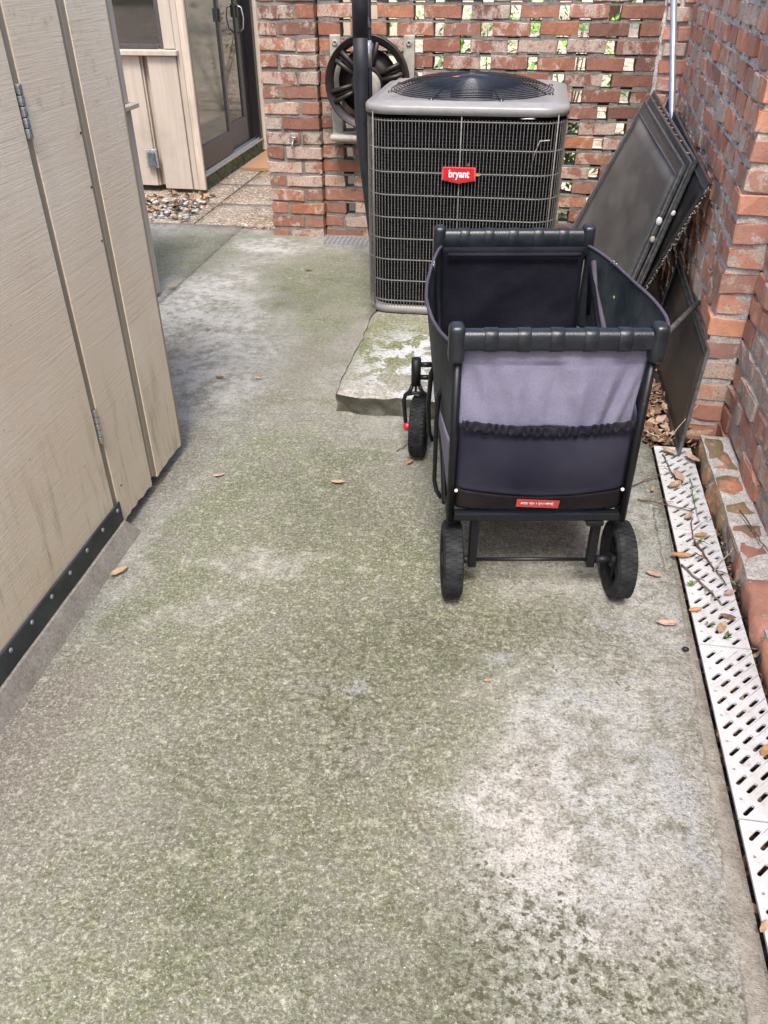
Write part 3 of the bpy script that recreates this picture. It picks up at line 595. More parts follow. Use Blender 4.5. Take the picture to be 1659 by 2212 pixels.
b = NB(); box(b, (-5, YF+.2, 0), (-3.2, 7, 2.7)); box(b, (-2.6, YF+.2, 2.25), (-2.1, 9.5, 2.7)); box(b, (-2.6, 6.95, .0), (-2.12, 9.5, 2.25)); obj('side_wall', b, M_house, t)
b = NB(); rough_box(b, (-2.25, 5.453, -.05), (-2.125, 6.94, .078), None, .002); obj('door_footing', b, simple('mossy_step', (.10, .095, .04), .9, 0, .5, 30, .5), t)
ds = NB(); box(ds, (-2.24, 5.455, .081), (-2.105, 6.87, .096), .002, seg=1)
for xx in (-2.19, -2.155, -2.12): box(ds, (xx-.004, 5.46, .0965), (xx, 6.86, .110))
obj('door_sill', ds, M_alu, t)
def leaf(name, xx, y0, y1, st, bot, glassm, mat, label, handle_y):
    d_ = NB(); z0, z1 = .112, 2.2; th = .03
    box(d_, (xx-th, y0, z0), (xx, y1, bot), .003, seg=1); box(d_, (xx-th, y0, z1-.08), (xx, y1, z1), .003, seg=1)
    box(d_, (xx-th, y0, bot+.0005), (xx, y0+st, z1-.0805), .003, seg=1); box(d_, (xx-th, y1-st, bot+.0005), (xx, y1, z1-.0805), .003, seg=1)
    o = obj(name, d_, mat, t, label=label)
    g_ = NB(); box(g_, (xx-.02, y0+st, bot), (xx-.012, y1-st, z1-.08)); obj('pane', g_, glassm, o)
    h_ = NB(); box(h_, (xx+.001, handle_y-.016, .94), (xx+.014, handle_y+.016, 1.02), .005); obj('handle', h_, M_bronze, o)
leaf('sliding_door_leaf', -2.128, 5.50, 6.165, .045, .262, M_screen, M_bronze2, 'front screen leaf', 6.135)
leaf('sliding_door_leaf', -2.162, 6.12, 6.66, .06, .290, M_glass, M_bronze2, 'rear glass leaf', 6.62)
b = NB(); tube(b, [(-2.16, 6.62, 1.02), (-2.12, 6.62, 1.0), (-2.11, 6.62, .94), (-2.12, 6.625, .87), (-2.16, 6.63, .84)], .006, 8); obj('pull_handle', b, M_alu, t)
b = NB(); box(b, (-2.24, 5.455, .098), (-2.108, 5.497, 2.25), .003, seg=1); box(b, (-2.20, 6.665, .10), (-2.17, 6.80, 2.25)); box(b, (-2.24, 6.80, .098), (-2.108, 6.855, 2.25), .003, seg=1); box(b, (-2.24, 5.498, 2.21), (-2.11, 6.799, 2.2495)); obj('door_frame', b, M_bronze, t)
b = NB(); box(b, (-2.2, 6.872, .0), (-2.09, 6.91, 2.25), .003, seg=1); obj('outer_trim', b, M_cream, t)
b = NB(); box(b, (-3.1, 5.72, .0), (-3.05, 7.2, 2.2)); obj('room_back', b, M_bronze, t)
# outlet box on the panel
t = thing('outlet_box', 'small grey metal outlet box low on the beige house wall', 'outlet', (-2.44, 5.40, .2))
b = NB(); box(b, (-2.475, 5.40, .145), (-2.395, 5.432, .265), .006); obj('housing', b, M_galv, t)
b = NB(); box(b, (-2.462, 5.390, .155), (-2.408, 5.3995, .245), .004); obj('cover', b, simple('dark_grey_cover', (.08, .09, .10), .4), t)
b = NB(); rough_box(b, (-2.08, 6.15, -.011), (-1.50, 6.95, .010), None, .001); tag(obj('doormat', b, M_cork), 'brown coir doormat in front of the sliding door', 'doormat')
# ------------------------------------------------------------------ pebbles / litter
def litter(name, n, region, mats, label, cat, size=(.015, .04), up=.02, kind='stuff'):
    b = NB(); r = random.Random(len(name)+n)
    for _ in range(n):
        x, y, z = region(r); s = r.uniform(*size); a = r.uniform(0, 6.28); tx, ty = r.uniform(-.5, .5), r.uniform(-.5, .5)
        Mx = Matrix.Translation((x, y, z+r.uniform(0, up))) @ Matrix.Rotation(a, 4, 'Z') @ Matrix.Rotation(tx, 4, 'X') @ Matrix.Rotation(ty, 4, 'Y')
        w_ = s*r.uniform(.3, .5); mi = r.randrange(len(mats)); cu = r.uniform(.1, .35)*s
        P = [(-s, 0, cu), (-s*.5, w_*.8, cu*.2), (0, w_, 0), (s*.5, w_*.7, cu*.2), (s, 0, cu), (s*.5, -w_*.7, cu*.2), (0, -w_, 0), (-s*.5, -w_*.8, cu*.2)]
        vs = [b.verts.new(Mx @ Vector(p)) for p in P]; c_ = b.verts.new(Mx @ Vector((0, 0, -cu*.3)))
        for i in range(8): f = b.faces.new((vs[i], vs[(i+1) % 8], c_)); f.material_index = mi
    o = obj(name, b, mats); return tag(o, label, cat, None, kind)
litter('leaf_litter', 520, lambda r: (r.uniform(.42, .60), r.uniform(2.36, 2.95), -.005), M_leafs[:1]+M_leafs[2:]+[M_leafs[2]], 'heap of dry brown leaves behind the wagon, between it and the leaning panel', 'leaf litter', (.01, .028), .035)
litter('leaf_litter', 420, lambda r: (r.uniform(.604, .625), r.uniform(.4, 2.40)**1.0, -.015), [M_leafs[2], M_twig, M_leafs[0], M_dirt, M_dirt], 'dark leaf debris in the gap between drain and brick ledge', 'leaf litter', (.005, .016), .02)
litter('leaf_litter', 520, lambda r: (r.uniform(.49, .60), r.uniform(.35, 2.33), -.045), [M_leafs[2], M_leafs[0], M_dirt, M_dirt, M_leafs[2]], 'brown leaf scraps lying inside the drain, seen through the grate slots', 'leaf litter', (.008, .022), .03)
litter('leaf_litter', 300, lambda r: (r.uniform(.2, .62), r.uniform(2.6, 4.5), -.0), [M_leafs[2], M_leafs[0], M_dirt], 'scattered leaves on the ground behind the air conditioner', 'leaf litter', (.012, .03), .02)
litter('leaf_litter', 200, lambda r: (r.uniform(-2.5, -2.0), r.uniform(4.85, 5.42), -.01), [M_leafs[1], M_leafs[2], M_twig, M_dirt], 'pile of brown leaves at the foot of the house wall', 'leaf litter', (.012, .035), .02)
b = NB(); r = random.Random(4)
for _ in range(150):
    x, y = r.uniform(-2.5, -1.98), r.uniform(4.72, 5.2); s = r.uniform(.008, .022)
    bb = bmesh.new(); bmesh.ops.create_icosphere(bb, subdivisions=1, radius=s)
    mi = r.choice([0, 0, 1, 2]); merge(b, bb, Matrix.Translation((x, y, s*.3)) @ Matrix.Rotation(r.uniform(0, 6), 4, 'Z') @ Matrix.Diagonal((1.3, .8, .6, 1)), mi)
tag(obj('pebbles', b, [simple('white_pebble', (.38, .36, .33), .6), simple('brown_pebble', (.25, .17, .10), .6), simple('dark_pebble', (.07, .06, .055), .6)], smooth=True), 'white and brown pebbles at the foot of the house wall', 'pebbles', None, 'stuff')
def leafobj(x, y, z, s, a, mi, label, w_=.38, curl=.2, tilt=0):
    b = NB(); Mx = Matrix.Translation((x, y, z)) @ Matrix.Rotation(a, 4, 'Z') @ Matrix.Rotation(tilt, 4, 'X'); n = 8
    def f(u, v):
        t_ = u*2-1; wd = w_*s*(1-abs(t_)**2.2)**.8*(1+.12*math.sin(u*17+x*50)); return Mx @ Vector((t_*s, (v*2-1)*wd, curl*s*(t_*t_)+curl*s*.8*(v*2-1)**2*(1-t_*t_)))
    grid(b, f, n, 4, .0006); tag(obj('dry_leaf', b, M_leafs[mi]), label, 'leaf', 'dry fallen leaves')
LV = [(-.934, 1.48, .008, .027, 1.0, 0, 'tan leaf at the foot of the shed footing'), (-.467, 1.983, .008, .022, .1, 0, 'small tan leaf alone in the middle of the concrete'), (-.833, 1.969, .006, .018, .5, 3, 'small pale leaf on concrete near the shed corner'),
      (-1.056, 2.635, .006, .018, 0, 2, 'left one of a pair of small brown leaves beyond the shed corner'), (-.911, 2.649, .006, .016, -.3, 0, 'right one of a pair of small leaves beyond the shed corner'), (-1.257, 3.078, .006, .014, .4, 2, 'tiny brown leaf on the pale concrete far left'),
      (.425, 1.497, .006, .026, .1, 3, 'pinkish oval leaf on the concrete edge, right of the wagon, nearest the camera'), (.415, 1.679, .006, .022, -.3, 3, 'pinkish leaf on the concrete edge beside the right rear wheel'), (.491, 1.758, .015, .026, .05, 1, 'orange-brown leaf on the drain edge beside the second grate'),
      (.536, 2.152, .016, .034, 1.8, 3, 'large pinkish leaf on the farthest grate'), (.519, 2.105, .016, .028, .8, 0, 'crumpled tan leaf beside the large pinkish leaf on the farthest grate'), (.590, 2.262, .02, .03, 2.2, 3, 'pale curled leaf at the top right of the farthest grate'), (.528, 2.298, .018, .028, 2.5, 0, 'tan leaf at the top left of the farthest grate'),
      (.535, 1.945, .014, .018, .9, 0, 'tan leaf in the middle of the drain before the first joint'), (.495, 1.547, .013, .018, .4, 1, 'bright orange leaf on the left edge of the third grate'), (.566, 1.532, .014, .019, -.2, 2, 'round brown leaf on the right half of the third grate'), (.587, 1.624, .013, .018, .6, 3, 'pale leaf on the right edge of the drain'),
      (.568, 1.141, .013, .020, .9, 1, 'orange leaf on the fourth grate at the right edge of the picture'), (.62, 2.389, .035, .055, .35, 0, 'big curled tan leaf beside the tip of the leaning panel'), (.455, 2.082, .008, .012, 1.2, 0, 'tiny yellow leaf on the concrete edge behind the wagon'), (.487, .775, .012, .014, .9, 0, 'small tan leaf at the left edge of the nearest drain grate in view'),
      (-1.02, 3.9, .006, .022, .1, 2, 'brown leaf on green concrete before the pierced wall'), (-1.60, 3.55, .006, .02, .2, 2, 'dark leaf at the corner of the set-back panel'), (.02, 1.25, .006, .010, .2, 0, 'tiny tan fleck of leaf before the wagon'), (-.27, 2.13, .008, .016, 1.1, 1, 'orange leaf scrap beside the front wagon wheel'),
      (.555, 1.86, .014, .02, .3, 1, 'orange leaf in a slot of the second grate'), (.545, 1.49, .014, .024, 1.1, 0, 'tan leaf standing in a slot in the third grate'), (.61, 2.03, .012, .026, 1.4, 1, 'orange leaf between the farthest grate and the ledge'), (-.0, 2.05, .006, .014, .3, 2, 'dark leaf under the wagon')]
for L in LV: leafobj(*L)
def twig(pts, r, mat, label, forks=True):
    b = NB(); P = []; rg = random.Random(int(pts[0][0]*1e4))
    for i in range(len(pts)-1):
        a, c = Vector(pts[i]), Vector(pts[i+1])
        for k in range(6): P.append(a.lerp(c, k/6)+Vector((rg.uniform(-.003, .003), rg.uniform(-.003, .003), rg.uniform(0, .002))))
    P.append(Vector(pts[-1])); n = len(P); tube(b, P, [r*(1-.55*i/n) for i in range(n)], 5)
    if forks:
        for k in (n//3, n//2, 2*n//3):
            d_ = Vector((rg.uniform(-1, 1), rg.uniform(-1, 1), .15)).normalized()*rg.uniform(.02, .05); tube(b, [P[k], P[k]+d_*.5+Vector((0, 0, .003)), P[k]+d_], r*.5, 4)
    tag(obj('twig', b, mat), label, 'twig', 'fallen twigs')
zg = .012
for pts, r, mt, lb in (([(.508, 2.286, zg), (.519, 2.173, zg), (.542, 2.107, zg)], .0018, M_twig, 'dark forked twig near the far end of the farthest grate'), ([(.406, 2.027, .005), (.489, 1.997, zg), (.554, 1.972, zg)], .0022, M_twig, 'twig lying across the farthest grate from the concrete'),
    ([(.399, 2.096, .005), (.46, 2.148, .008), (.49, 2.168, zg)], .0018, M_twig, 'thin brown twig between wagon and drain'), ([(.533, 1.832, zg), (.561, 1.741, zg), (.585, 1.655, zg)], .0028, M_twig, 'reddish pointed twig lengthwise on the second grate'),
    ([(.487, 1.723, zg), (.534, 1.637, zg), (.56, 1.579, zg)], .0032, simple('greybrown_bark', (.20, .16, .13), .9), 'knobbly grey-brown twig lengthwise on the third grate'), ([(.653, 1.907, .07), (.673, 1.793, .07), (.693, 1.688, .07)], .0022, M_twig, 'long thin stalk resting on the brick ledge'),
    ([(.571, 2.157, zg), (.565, 2.051, zg), (.563, 1.933, zg)], .0014, M_weed, 'green stem lying along the farthest grate'), ([(.562, 1.707, zg), (.632, 1.795, .04)], .0018, M_stick, 'pale straw from the second grate to the ledge'), ([(.543, 1.936, zg), (.531, 1.844, zg), (.544, 1.809, zg)], .0018, M_twig, 'twig crossing the first drain joint'),
    ([(.447, 1.99, .005), (.443, 1.856, .005), (.445, 1.694, .005)], .0009, M_twig, 'hair-thin stem on the concrete edge'), ([(-.319, 2.193, .005), (-.294, 2.245, .005)], .0018, M_twig, 'short red-brown twig beside the front wagon wheel'), ([(.46, 2.40, .03), (.50, 2.36, .03)], .003, M_stick, 'pale stick on the leaf heap'), ([(.52, 2.33, .04), (.60, 2.36, .17)], .002, M_stick, 'thin straw leaning on the lower panel')): twig(pts, r, mt, lb, len(pts) > 2 and 'hair' not in lb)
b = NB(); bb = bmesh.new(); bmesh.ops.create_icosphere(bb, subdivisions=2, radius=.008); merge(b, bb, Matrix.Translation((.456, 1.417, .004)) @ Matrix.Diagonal((1, .8, .7, 1))); tag(obj('pebble', b, M_black), 'small black pebble on the concrete left of the drain', 'pebble')
def weed(x, y, n, label, s=.016):
    b = NB(); rg = random.Random(int(x*1e4))
    for k in range(n):
        a = rg.uniform(0, 6.28); L = .8*s*rg.uniform(.7, 1.3); tip = Vector((x+math.cos(a)*L, y+math.sin(a)*L, .014+rg.uniform(0, .012))); o_ = Vector((x, y, .010)); sd = Vector((-math.sin(a), math.cos(a), 0))*L*.25; md = (tip+o_)/2+Vector((0, 0, .004))
        vs = [b.verts.new(q) for q in (o_, md+sd, tip, md-sd)]; b.faces.new(vs)
    tag(obj('weed', b, M_weed), label, 'weed', 'weed sprouts in the drain')
for x, y, n, l in ((.563, 2.03, 5, 'green sprout by the large pinkish leaf on the farthest grate'), (.55, 1.83, 5, 'green sprout on the second grate under the twig'), (.50, 1.64, 4, 'green seedling on the left of the third grate'), (.52, 1.50, 5, 'green sprout in the slots before the third drain joint'), (.61, 1.66, 3, 'bright green leaf by the ledge'), (.55, 1.46, 5, 'green sprout near the third drain joint'), (.585, 1.93, 3, 'small green leaf on the right edge of the farthest grate')): weed(x, y, n, l)
#PART2
# ------------------------------------------------------------------ air conditioner
ACX, ACY, HW = -.228, 3.575, .370
def rrect(hx, hy, r, n=6, cx=ACX, cy=ACY):
    out = []
    for (sx, sy, a0) in ((1, -1, -90), (1, 1, 0), (-1, 1, 90), (-1, -1, 180)):
        for k in range(n+1):
            a = R(a0+90*k/n); out.append((cx+sx*(hx-r)+r*math.cos(a), cy+sy*(hy-r)+r*math.sin(a)))
    return out
def loft(bm, rings, closed_top=False, smooth=True):
    V = [[bm.verts.new(p) for p in r] for r in rings]
    for a, c in zip(V, V[1:]):
        for i in range(len(a)):
            j = (i+1) % len(a); f = bm.faces.new((a[i], a[j], c[j], c[i])); f.smooth = smooth
    return V
def rr_z(h, r, z, n=6): return [(x, y, z) for x, y in rrect(h, h, r, n)]
ac = thing('air_conditioner', 'grey outdoor air conditioner with wire grille and red badge, standing on the mossy pad', 'air conditioner', (ACX, ACY, .07))
b = NB(); V = loft(b, [rr_z(HW-.012, .09, .072), rr_z(HW-.002, .10, .075), rr_z(HW-.002, .10, .103), rr_z(HW-.03, .08, .105)]); b.faces.new(V[-1]); obj('base_tray', b, M_acgrey, ac)
b = NB(); V = loft(b, [rr_z(HW-.022, .09, .106), rr_z(HW-.022, .09, .815)]); 
for k in range(60):
    z = .112+k*.0117; loft(b, [rr_z(HW-.0215, .09, z), rr_z(HW-.0165, .093, z+.001), rr_z(HW-.0165, .093, z+.0035), rr_z(HW-.0215, .09, z+.0045)])
obj('coil', b, M_acdark, ac)
b = NB(); path = rrect(HW, HW, .10, 12); P = [Vector((x, y, 0)) for x, y in path]; per = [(P[i], P[(i+1) % len(P)]) for i in range(len(P))]; tot = sum((q-p).length for p, q in per)
def at_len(s, off=0):
    s %= tot
    for p, q in per:
        L = (q-p).length
        if s <= L:
            d_ = (q-p).normalized(); return p.lerp(q, s/L)+Vector((d_.y, -d_.x, 0))*off
        s -= L
    return P[0].copy()
nw = int(tot/.0127)
for k in range(nw):
    p = at_len(k*tot/nw); tube(b, [(p.x, p.y, .104), (p.x, p.y, .812)], .0014, 4, cap=False)
for z in (.804, .710, .627, .544, .460, .379, .296, .211, .127):
    tube(b, [Vector((x, y, z)) for x, y in rrect(HW-.003, HW-.003, .097, 8)], .0026, 5, closed=True)
for x in (-.562, -.2355, .1077):
    tube(b, [(x, ACY-HW-.002, .10), (x, ACY-HW-.002, .835)], .0021, 6)
obj('grille', b, M_acwire, ac)
b = NB(); hole = []; nn = 64
outer = rrect(HW+.006, HW+.006, .105, 15)        # 64 points
rims = [(HW-.004, .100, .824), (HW+.006, .105, .826), (HW+.007, .106, .848), (HW+.001, .100, .857), (HW-.022, .085, .8585), (HW-.032, .078, .866), (HW-.040, .072, .8665)]
rings = [[(x, y, z) for x, y in rrect(h, h, r, 15)] for h, r, z in rims]
a0 = math.atan2(rings[0][0][1]-ACY, rings[0][0][0]-ACX)
def circ(r, z): return [(ACX+r*math.cos(math.atan2(y-ACY, x-ACX)), ACY+r*math.sin(math.atan2(y-ACY, x-ACX)), z) for x, y, _ in rings[0]]
rings += [circ(.327, .867), circ(.320, .862), circ(.318, .80)]
loft(b, rings); obj('lid', b, M_acgrey, ac)
def domez(r): return .866+.048*(1-min(1, r/.322)**3.6)
b = NB()
for i in range(24):
    r = .318*(1-i/24)+.065*(i/24)
    tube(b, [(ACX+r*math.cos(2*math.pi*k/48), ACY+r*math.sin(2*math.pi*k/48), domez(r)) for k in range(48)], .0021, 4, closed=True)
for k in range(8):
    a = 2*math.pi*(k+.5)/8
    tube(b, [(ACX+r*math.cos(a), ACY+r*math.sin(a), domez(r)-.003) for r in (.328, .315, .29, .25, .2, .15, .1)], .0026, 5)
    p = Vector((ACX+.333*math.cos(a), ACY+.333*math.sin(a), .8665)); lathe(b, [(0, .009), (.006, .007), (.007, .0005)], Matrix.Translation(p) @ Matrix.Rotation(-R(90), 4, 'Y'), 8)
obj('fan_guard', b, M_wire, ac)
b = NB(); lathe(b, [(-.16, .0005), (-.16, .085), (-.03, .085), (-.012, .07), (.0, .068), (.004, .0005)], Matrix.Translation((ACX, ACY, .914)) @ Matrix.Rotation(-R(90), 4, 'Y'), 36); obj('fan_motor', b, M_wire, ac)
b = NB()
for k in range(4):
    a = math.pi/2*k+.3
    def f(u, v): r = .09+.21*u; aa = a+(v-.5)*(.9-.2*u); return Vector((ACX+r*math.cos(aa), ACY+r*math.sin(aa), .79+.05*(v-.5)))
    grid(b, f, 5, 5, .002)
obj('fan_blade', b, M_wire, ac)
def text(name, s, size, Mx, mat, parent, th=.0006, squeeze=1, bold=0):
    cu = bpy.data.curves.new(name, 'FONT'); cu.body = s; cu.size = size; cu.align_x = 'CENTER'; cu.align_y = 'CENTER'; cu.extrude = th; cu.offset = bold; cu.resolution_u = 4
    o_ = bpy.data.objects.new(name, cu); C.objects.link(o_); dg = bpy.context.evaluated_depsgraph_get(); me = bpy.data.meshes.new_from_object(o_.evaluated_get(dg)); bpy.data.objects.remove(o_)
    bb = bmesh.new(); bb.from_mesh(me); bpy.data.meshes.remove(me); bb.transform(Mx @ Matrix.Diagonal((squeeze, 1, 1, 1)))
    for f in bb.faces: f.smooth = False
    return obj(name, bb, mat, parent)
bx, bz, by = -.2365, .628, ACY-HW-.012
FM = Matrix(((1, 0, 0, bx), (0, 0, -1, by), (0, 1, 0, bz), (0, 0, 0, 1)))
poly = [(-.061, .026), (.061, .026), (.062, -.020), (0, -.031), (-.063, -.020)]
b = NB(); prism(b, poly, FM, .004); bd = obj('badge', b, M_redrim, ac)
b = NB(); prism(b, [(x*.93, y*.88) for x, y in poly], FM @ Matrix.Translation((0, 0, .0041)), .0015); obj('badge_face', b, M_red, bd)
text('badge_lettering', 'bryant', .036, FM @ Matrix.Translation((0, .002, .0062)), M_white, bd, squeeze=.82, bold=.0012)
leafobj(-.205, by+.004, .662, .014, 1.2, 2, 'brown scrap of leaf caught behind the red badge', tilt=1.4); leafobj(-.168, by+.004, .628, .013, .3, 1, 'yellow scrap of leaf caught at the right of the red badge', tilt=1.4)
leafobj(-.28, 3.42, .925, .016, .6, 1, 'orange leaf scrap on the fan guard'); leafobj(-.03, 3.55, .925, .014, .2, 0, 'tan leaf scrap on the right of the fan guard'); leafobj(-.50, 3.33, .874, .013, .1, 0, 'pale leaf scrap on the lid near its left corner')
b = NB(); tube(b, [(.02, 3.235, .62), (.035, 3.22, .70), (.05, 3.20, .748), (.085, 3.196, .752)], .0022, 5); tag(obj('twig', b, M_stick), 'dry bent twig stuck in the grille of the air conditioner', 'twig', 'fallen twigs')
# small folded metal sheet at the foot of the pierced wall
b = NB(); rough_box(b, (-1.05, 4.36, .001), (-.66, 4.50, .010), None, .002)
g_ = G('perforated_grey_sheet', .5, .4, .3); wq = g_.n('TexChecker'); g_.l(g_.mapp((1, 1, 1), (0, 0, R(45))), wq.inputs[0]); wq.inputs['Scale'].default_value = 55; wq.inputs[1].default_value = (.34, .35, .36, 1); wq.inputs[2].default_value = (.17, .175, .18, 1); g_.col(wq.outputs[0])
tag(obj('metal_grate', b, g_.m), 'grey patterned metal plate flat at the foot of the pierced wall', 'metal plate')
# ------------------------------------------------------------------ hose reel on the wall
hr = thing('hose_reel', 'dark brown spoked hose reel with tan hub hung on the pierced brick wall', 'hose reel', (-.80, 4.42, .785))
RM = Matrix.Translation((-.80, 4.42, .785)) @ Matrix.Rotation(R(90), 4, 'Z') @ Matrix.Rotation(R(0), 4, 'X')
b = NB(); lathe(b, [(-.02, .20), (-.03, .208), (.0, .212), (.035, .208), (.04, .196), (.02, .178), (.012, .172), (-.01, .176), (-.02, .20)], RM, 56); obj('rim', b, M_reel, hr)
for k in range(6):
    b = NB(); a = 2*math.pi*k/6+.35
    for s_ in (-1, 1):
        p0 = Vector((-.80+.06*math.cos(a+s_*.22), 4.415, .785+.06*math.sin(a+s_*.22))); p1 = Vector((-.80+.185*math.cos(a+s_*.13), 4.405, .785+.185*math.sin(a+s_*.13)))
        tube(b, [p0, (p0+p1)/2, p1], .012, 6)
    p0 = Vector((-.80+.06*math.cos(a), 4.425, .785+.06*math.sin(a))); p1 = Vector((-.80+.182*math.cos(a), 4.42, .785+.182*math.sin(a))); tube(b, [p0, p1], .012, 5)
    obj('spoke', b, M_reel, hr)
b = NB(); lathe(b, [(-.03, .074), (-.01, .078), (.02, .10), (.028, .15), (.034, .0005)], RM, 40, True); obj('drum', b, M_reel, hr)
b = NB(); lathe(b, [(.0, .068), (.012, .066), (.018, .05), (.020, .0005)], Matrix.Translation((-.795, 4.398, .775)) @ Matrix.Rotation(-R(90), 4, 'Z'), 32); obj('hub_cap', b, M_tan, hr)
for sx in (-1, 1):
    b = NB(); xx = -.79+sx*.185; box(b, (xx-.028, 4.50, .50), (xx+.028, 4.515, .985), .006); box(b, (xx-.026, 4.515, .9), (xx+.026, 4.548, .96), .004); box(b, (xx-.026, 4.515, .55), (xx+.026, 4.548, .62), .004)
    lathe(b, [(0, .014), (.006, .013), (.007, .007), (.002, .006)], Matrix.Translation((xx, 4.50, .95)) @ Matrix.Rotation(-R(90), 4, 'Z'), 12)
    obj('bracket', b, M_tan, hr)
b = NB(); box(b, (-1.0, 4.40, .515), (-.72, 4.53, .545), .012); obj('tray', b, M_tan, hr)
# ------------------------------------------------------------------ poles
t = thing('umbrella_pole', 'thick black pole standing in front of the hose reel, left of the air conditioner', 'pole', (-.735, 3.88, 0))
b = NB(); tube(b, [(-.7315, 3.89, 1.9), (-.7315, 3.89, 1.16), (-.731, 3.888, 1.02)], .0335, 20); tube(b, [(-.731, 3.888, 1.03), (-.731, 3.886, .90), (-.732, 3.884, .75), (-.727, 3.884, .60), (-.705, 3.88, .38), (-.692, 3.88, .25), (-.665, 3.88, .02)], [.032, .032, .030, .029, .024, .022, .02], 20); obj('shaft', b, simple('blue_black_canvas', (.012, .013, .018), .6, 0, .3, 14), t)
b = NB(); tube(b, [(-.706, 3.93, 1.9), (-.700, 3.93, .5), (-.66, 3.93, .02)], .012, 12); r_ = obj('inner_pole', b, M_blackm, t)
b = NB(); tube(b, [(-.7055, 3.928, 1.15), (-.7055, 3.928, 1.05)], [.004, .0155], 12); tube(b, [(-.7055, 3.928, 1.005), (-.7055, 3.928, .90)], .0155, 12); obj('grey_sleeve', b, M_galv, r_)
b = NB(); tube(b, [(.515, 4.40, 1.60), (.607, 3.95, .735), (.635, 3.82, .45)], .0135, 16); tag(obj('aluminium_pole', b, M_alupole), 'thin shiny aluminium pole leaning in the right wall corner', 'pole')
# ------------------------------------------------------------------ window screens
def qp(T1, T2, B1, B2):
    T1, T2, B1, B2 = map(Vector, (T1, T2, B1, B2)); n = (T2-T1).cross(B1-T1).normalized()
    if n.x > 0: n = -n
    return (lambda u, v, w_: (T1*(1-u)+T2*u)*(1-v)+(B1*(1-u)+B2*u)*v+n*w_), (T2-T1).length, (B1-T1).length
def pbar(bm, f, u0, u1, v0, v1, w0, w1):
    vs = [bm.verts.new(f(u, v, w_)) for u in (u0, u1) for v in (v0, v1) for w_ in (w0, w1)]
    for q in ((0, 1, 3, 2), (4, 6, 7, 5), (0, 4, 5, 1), (2, 3, 7, 6), (0, 2, 6, 4), (1, 5, 7, 3)): bm.faces.new([vs[i] for i in q])
def screen(label, T1, T2, B1, B2, mm, fm, fw=.045, th=.012, group='stacked window screens', caps=(), edge=None, sag=0):
    f, L, Hh = qp(T1, T2, B1, B2); t = thing('window_screen', label, 'window screen', tuple((Vector(B1)+Vector(B2))/2), group=group)
    du, dv = fw/L, fw/Hh; b = NB()
    pbar(b, f, 0, 1, 0, dv, -th/2, th/2); pbar(b, f, 0, 1, 1-dv, 1, -th/2, th/2); pbar(b, f, 0, du, dv, 1-dv, -th/2+.0003, th/2-.0003); pbar(b, f, 1-du, 1, dv, 1-dv, -th/2+.0003, th/2-.0003)
    fr = obj('frame', b, fm, t)
    b = NB(); bd_ = .005
    pbar(b, f, 0.001, .999, -bd_/Hh, bd_*.4/Hh, th/2-.002, th/2+.003); pbar(b, f, .999-bd_/L, .999+.002, 0, 1, th/2-.002, th/2+.003)
    pbar(b, f, .001, .001+bd_/L, 0.01, 1, th/2-.002, th/2+.003); pbar(b, f, du-.004/L, 1-du+.004/L, dv-.004/Hh, dv+.001/Hh, th/2, th/2+.002); pbar(b, f, 1-du-.001/L, 1-du+.004/L, dv, 1-dv, th/2, th/2+.002)
    obj('frame_bead', b, edge or M_scre, fr)
    b = NB(); grid(b, lambda u, v: f(du+(1-2*du)*u, dv+(1-2*dv)*v, .001+sag*math.sin(math.pi*u)*math.sin(math.pi*v)+.0025*nz((u*3, v*3, 0), 1, 3)), 14, 10, .0015); obj('mesh', b, mm, t)
    for (u, v, w_, s, mt) in caps:
        b = NB(); bb = bmesh.new(); bmesh.ops.create_icosphere(bb, subdivisions=2, radius=s); merge(b, bb, Matrix.Translation(f(u, v, w_)) @ Matrix.Diagonal((1, .6, 1.4, 1))); obj('corner_clip', b, mt, t)
    return t
wc = simple('white_plastic_clip', (.7, .7, .7), .4)
screen('black lower panel with rust-brown stains, standing under the stack with its corner on the drain', (.622, 3.25, .335), (.600, 2.405, .315), (.548, 3.15, .004), (.556, 2.285, .016), M_scrb, M_scrf, .022, .007, 'leaning screens', edge=M_scrf)
screen('darkest screen at the back of the leaning stack, its edge hung with cobweb', (.622, 4.20, .76), (.585, 2.80, .705), (.50, 4.3, .03), (.462, 3.32, .03), M_scrd, M_scrf, .03, .01, 'leaning screens', edge=M_scrf)
b = NB(); 
for k in range(150):
    u = k/149; p = Vector((.583, 2.796, .70)).lerp(Vector((.475, 3.26, .10)), u)+Vector((rng.uniform(-.006, .004), -.006, rng.uniform(-.008, .006))); bb = bmesh.new(); bmesh.ops.create_icosphere(bb, subdivisions=1, radius=rng.uniform(.0012, .003)); merge(b, bb, Matrix.Translation(p))
tag(obj('cobweb', b, M_web), 'dusty cobweb along the lower edge of the darkest screen', 'cobweb', None, 'stuff')
for i, o_ in enumerate((.028, .016)):
    screen(('second screen from the back of the leaning stack, dusty top edge with crumbs', 'thin middle screen squeezed inside the leaning stack')[i], (.552+o_, 4.42, .765-.02*i), (.550+o_, 3.06, .722-.008*i), (.235+o_*1.3, 4.35, .02), (.405+o_*1.3, 3.20, .05), M_scrd, M_scrf, .04, .009, 'leaning screens', caps=((1.0, .27, -.0, .008, wc),) if i == 0 else ())
screen('front screen of the leaning stack with grey mesh and a white clip on its edge', (.548, 4.43, .722), (.548, 3.085, .700), (.225, 4.36, .02), (.40, 3.18, .05), M_scr, M_scrf, .052, .011, 'leaning screens', caps=((1.0, .30, .004, .011, wc), (1.005, .40, .0, .009, M_tan)))
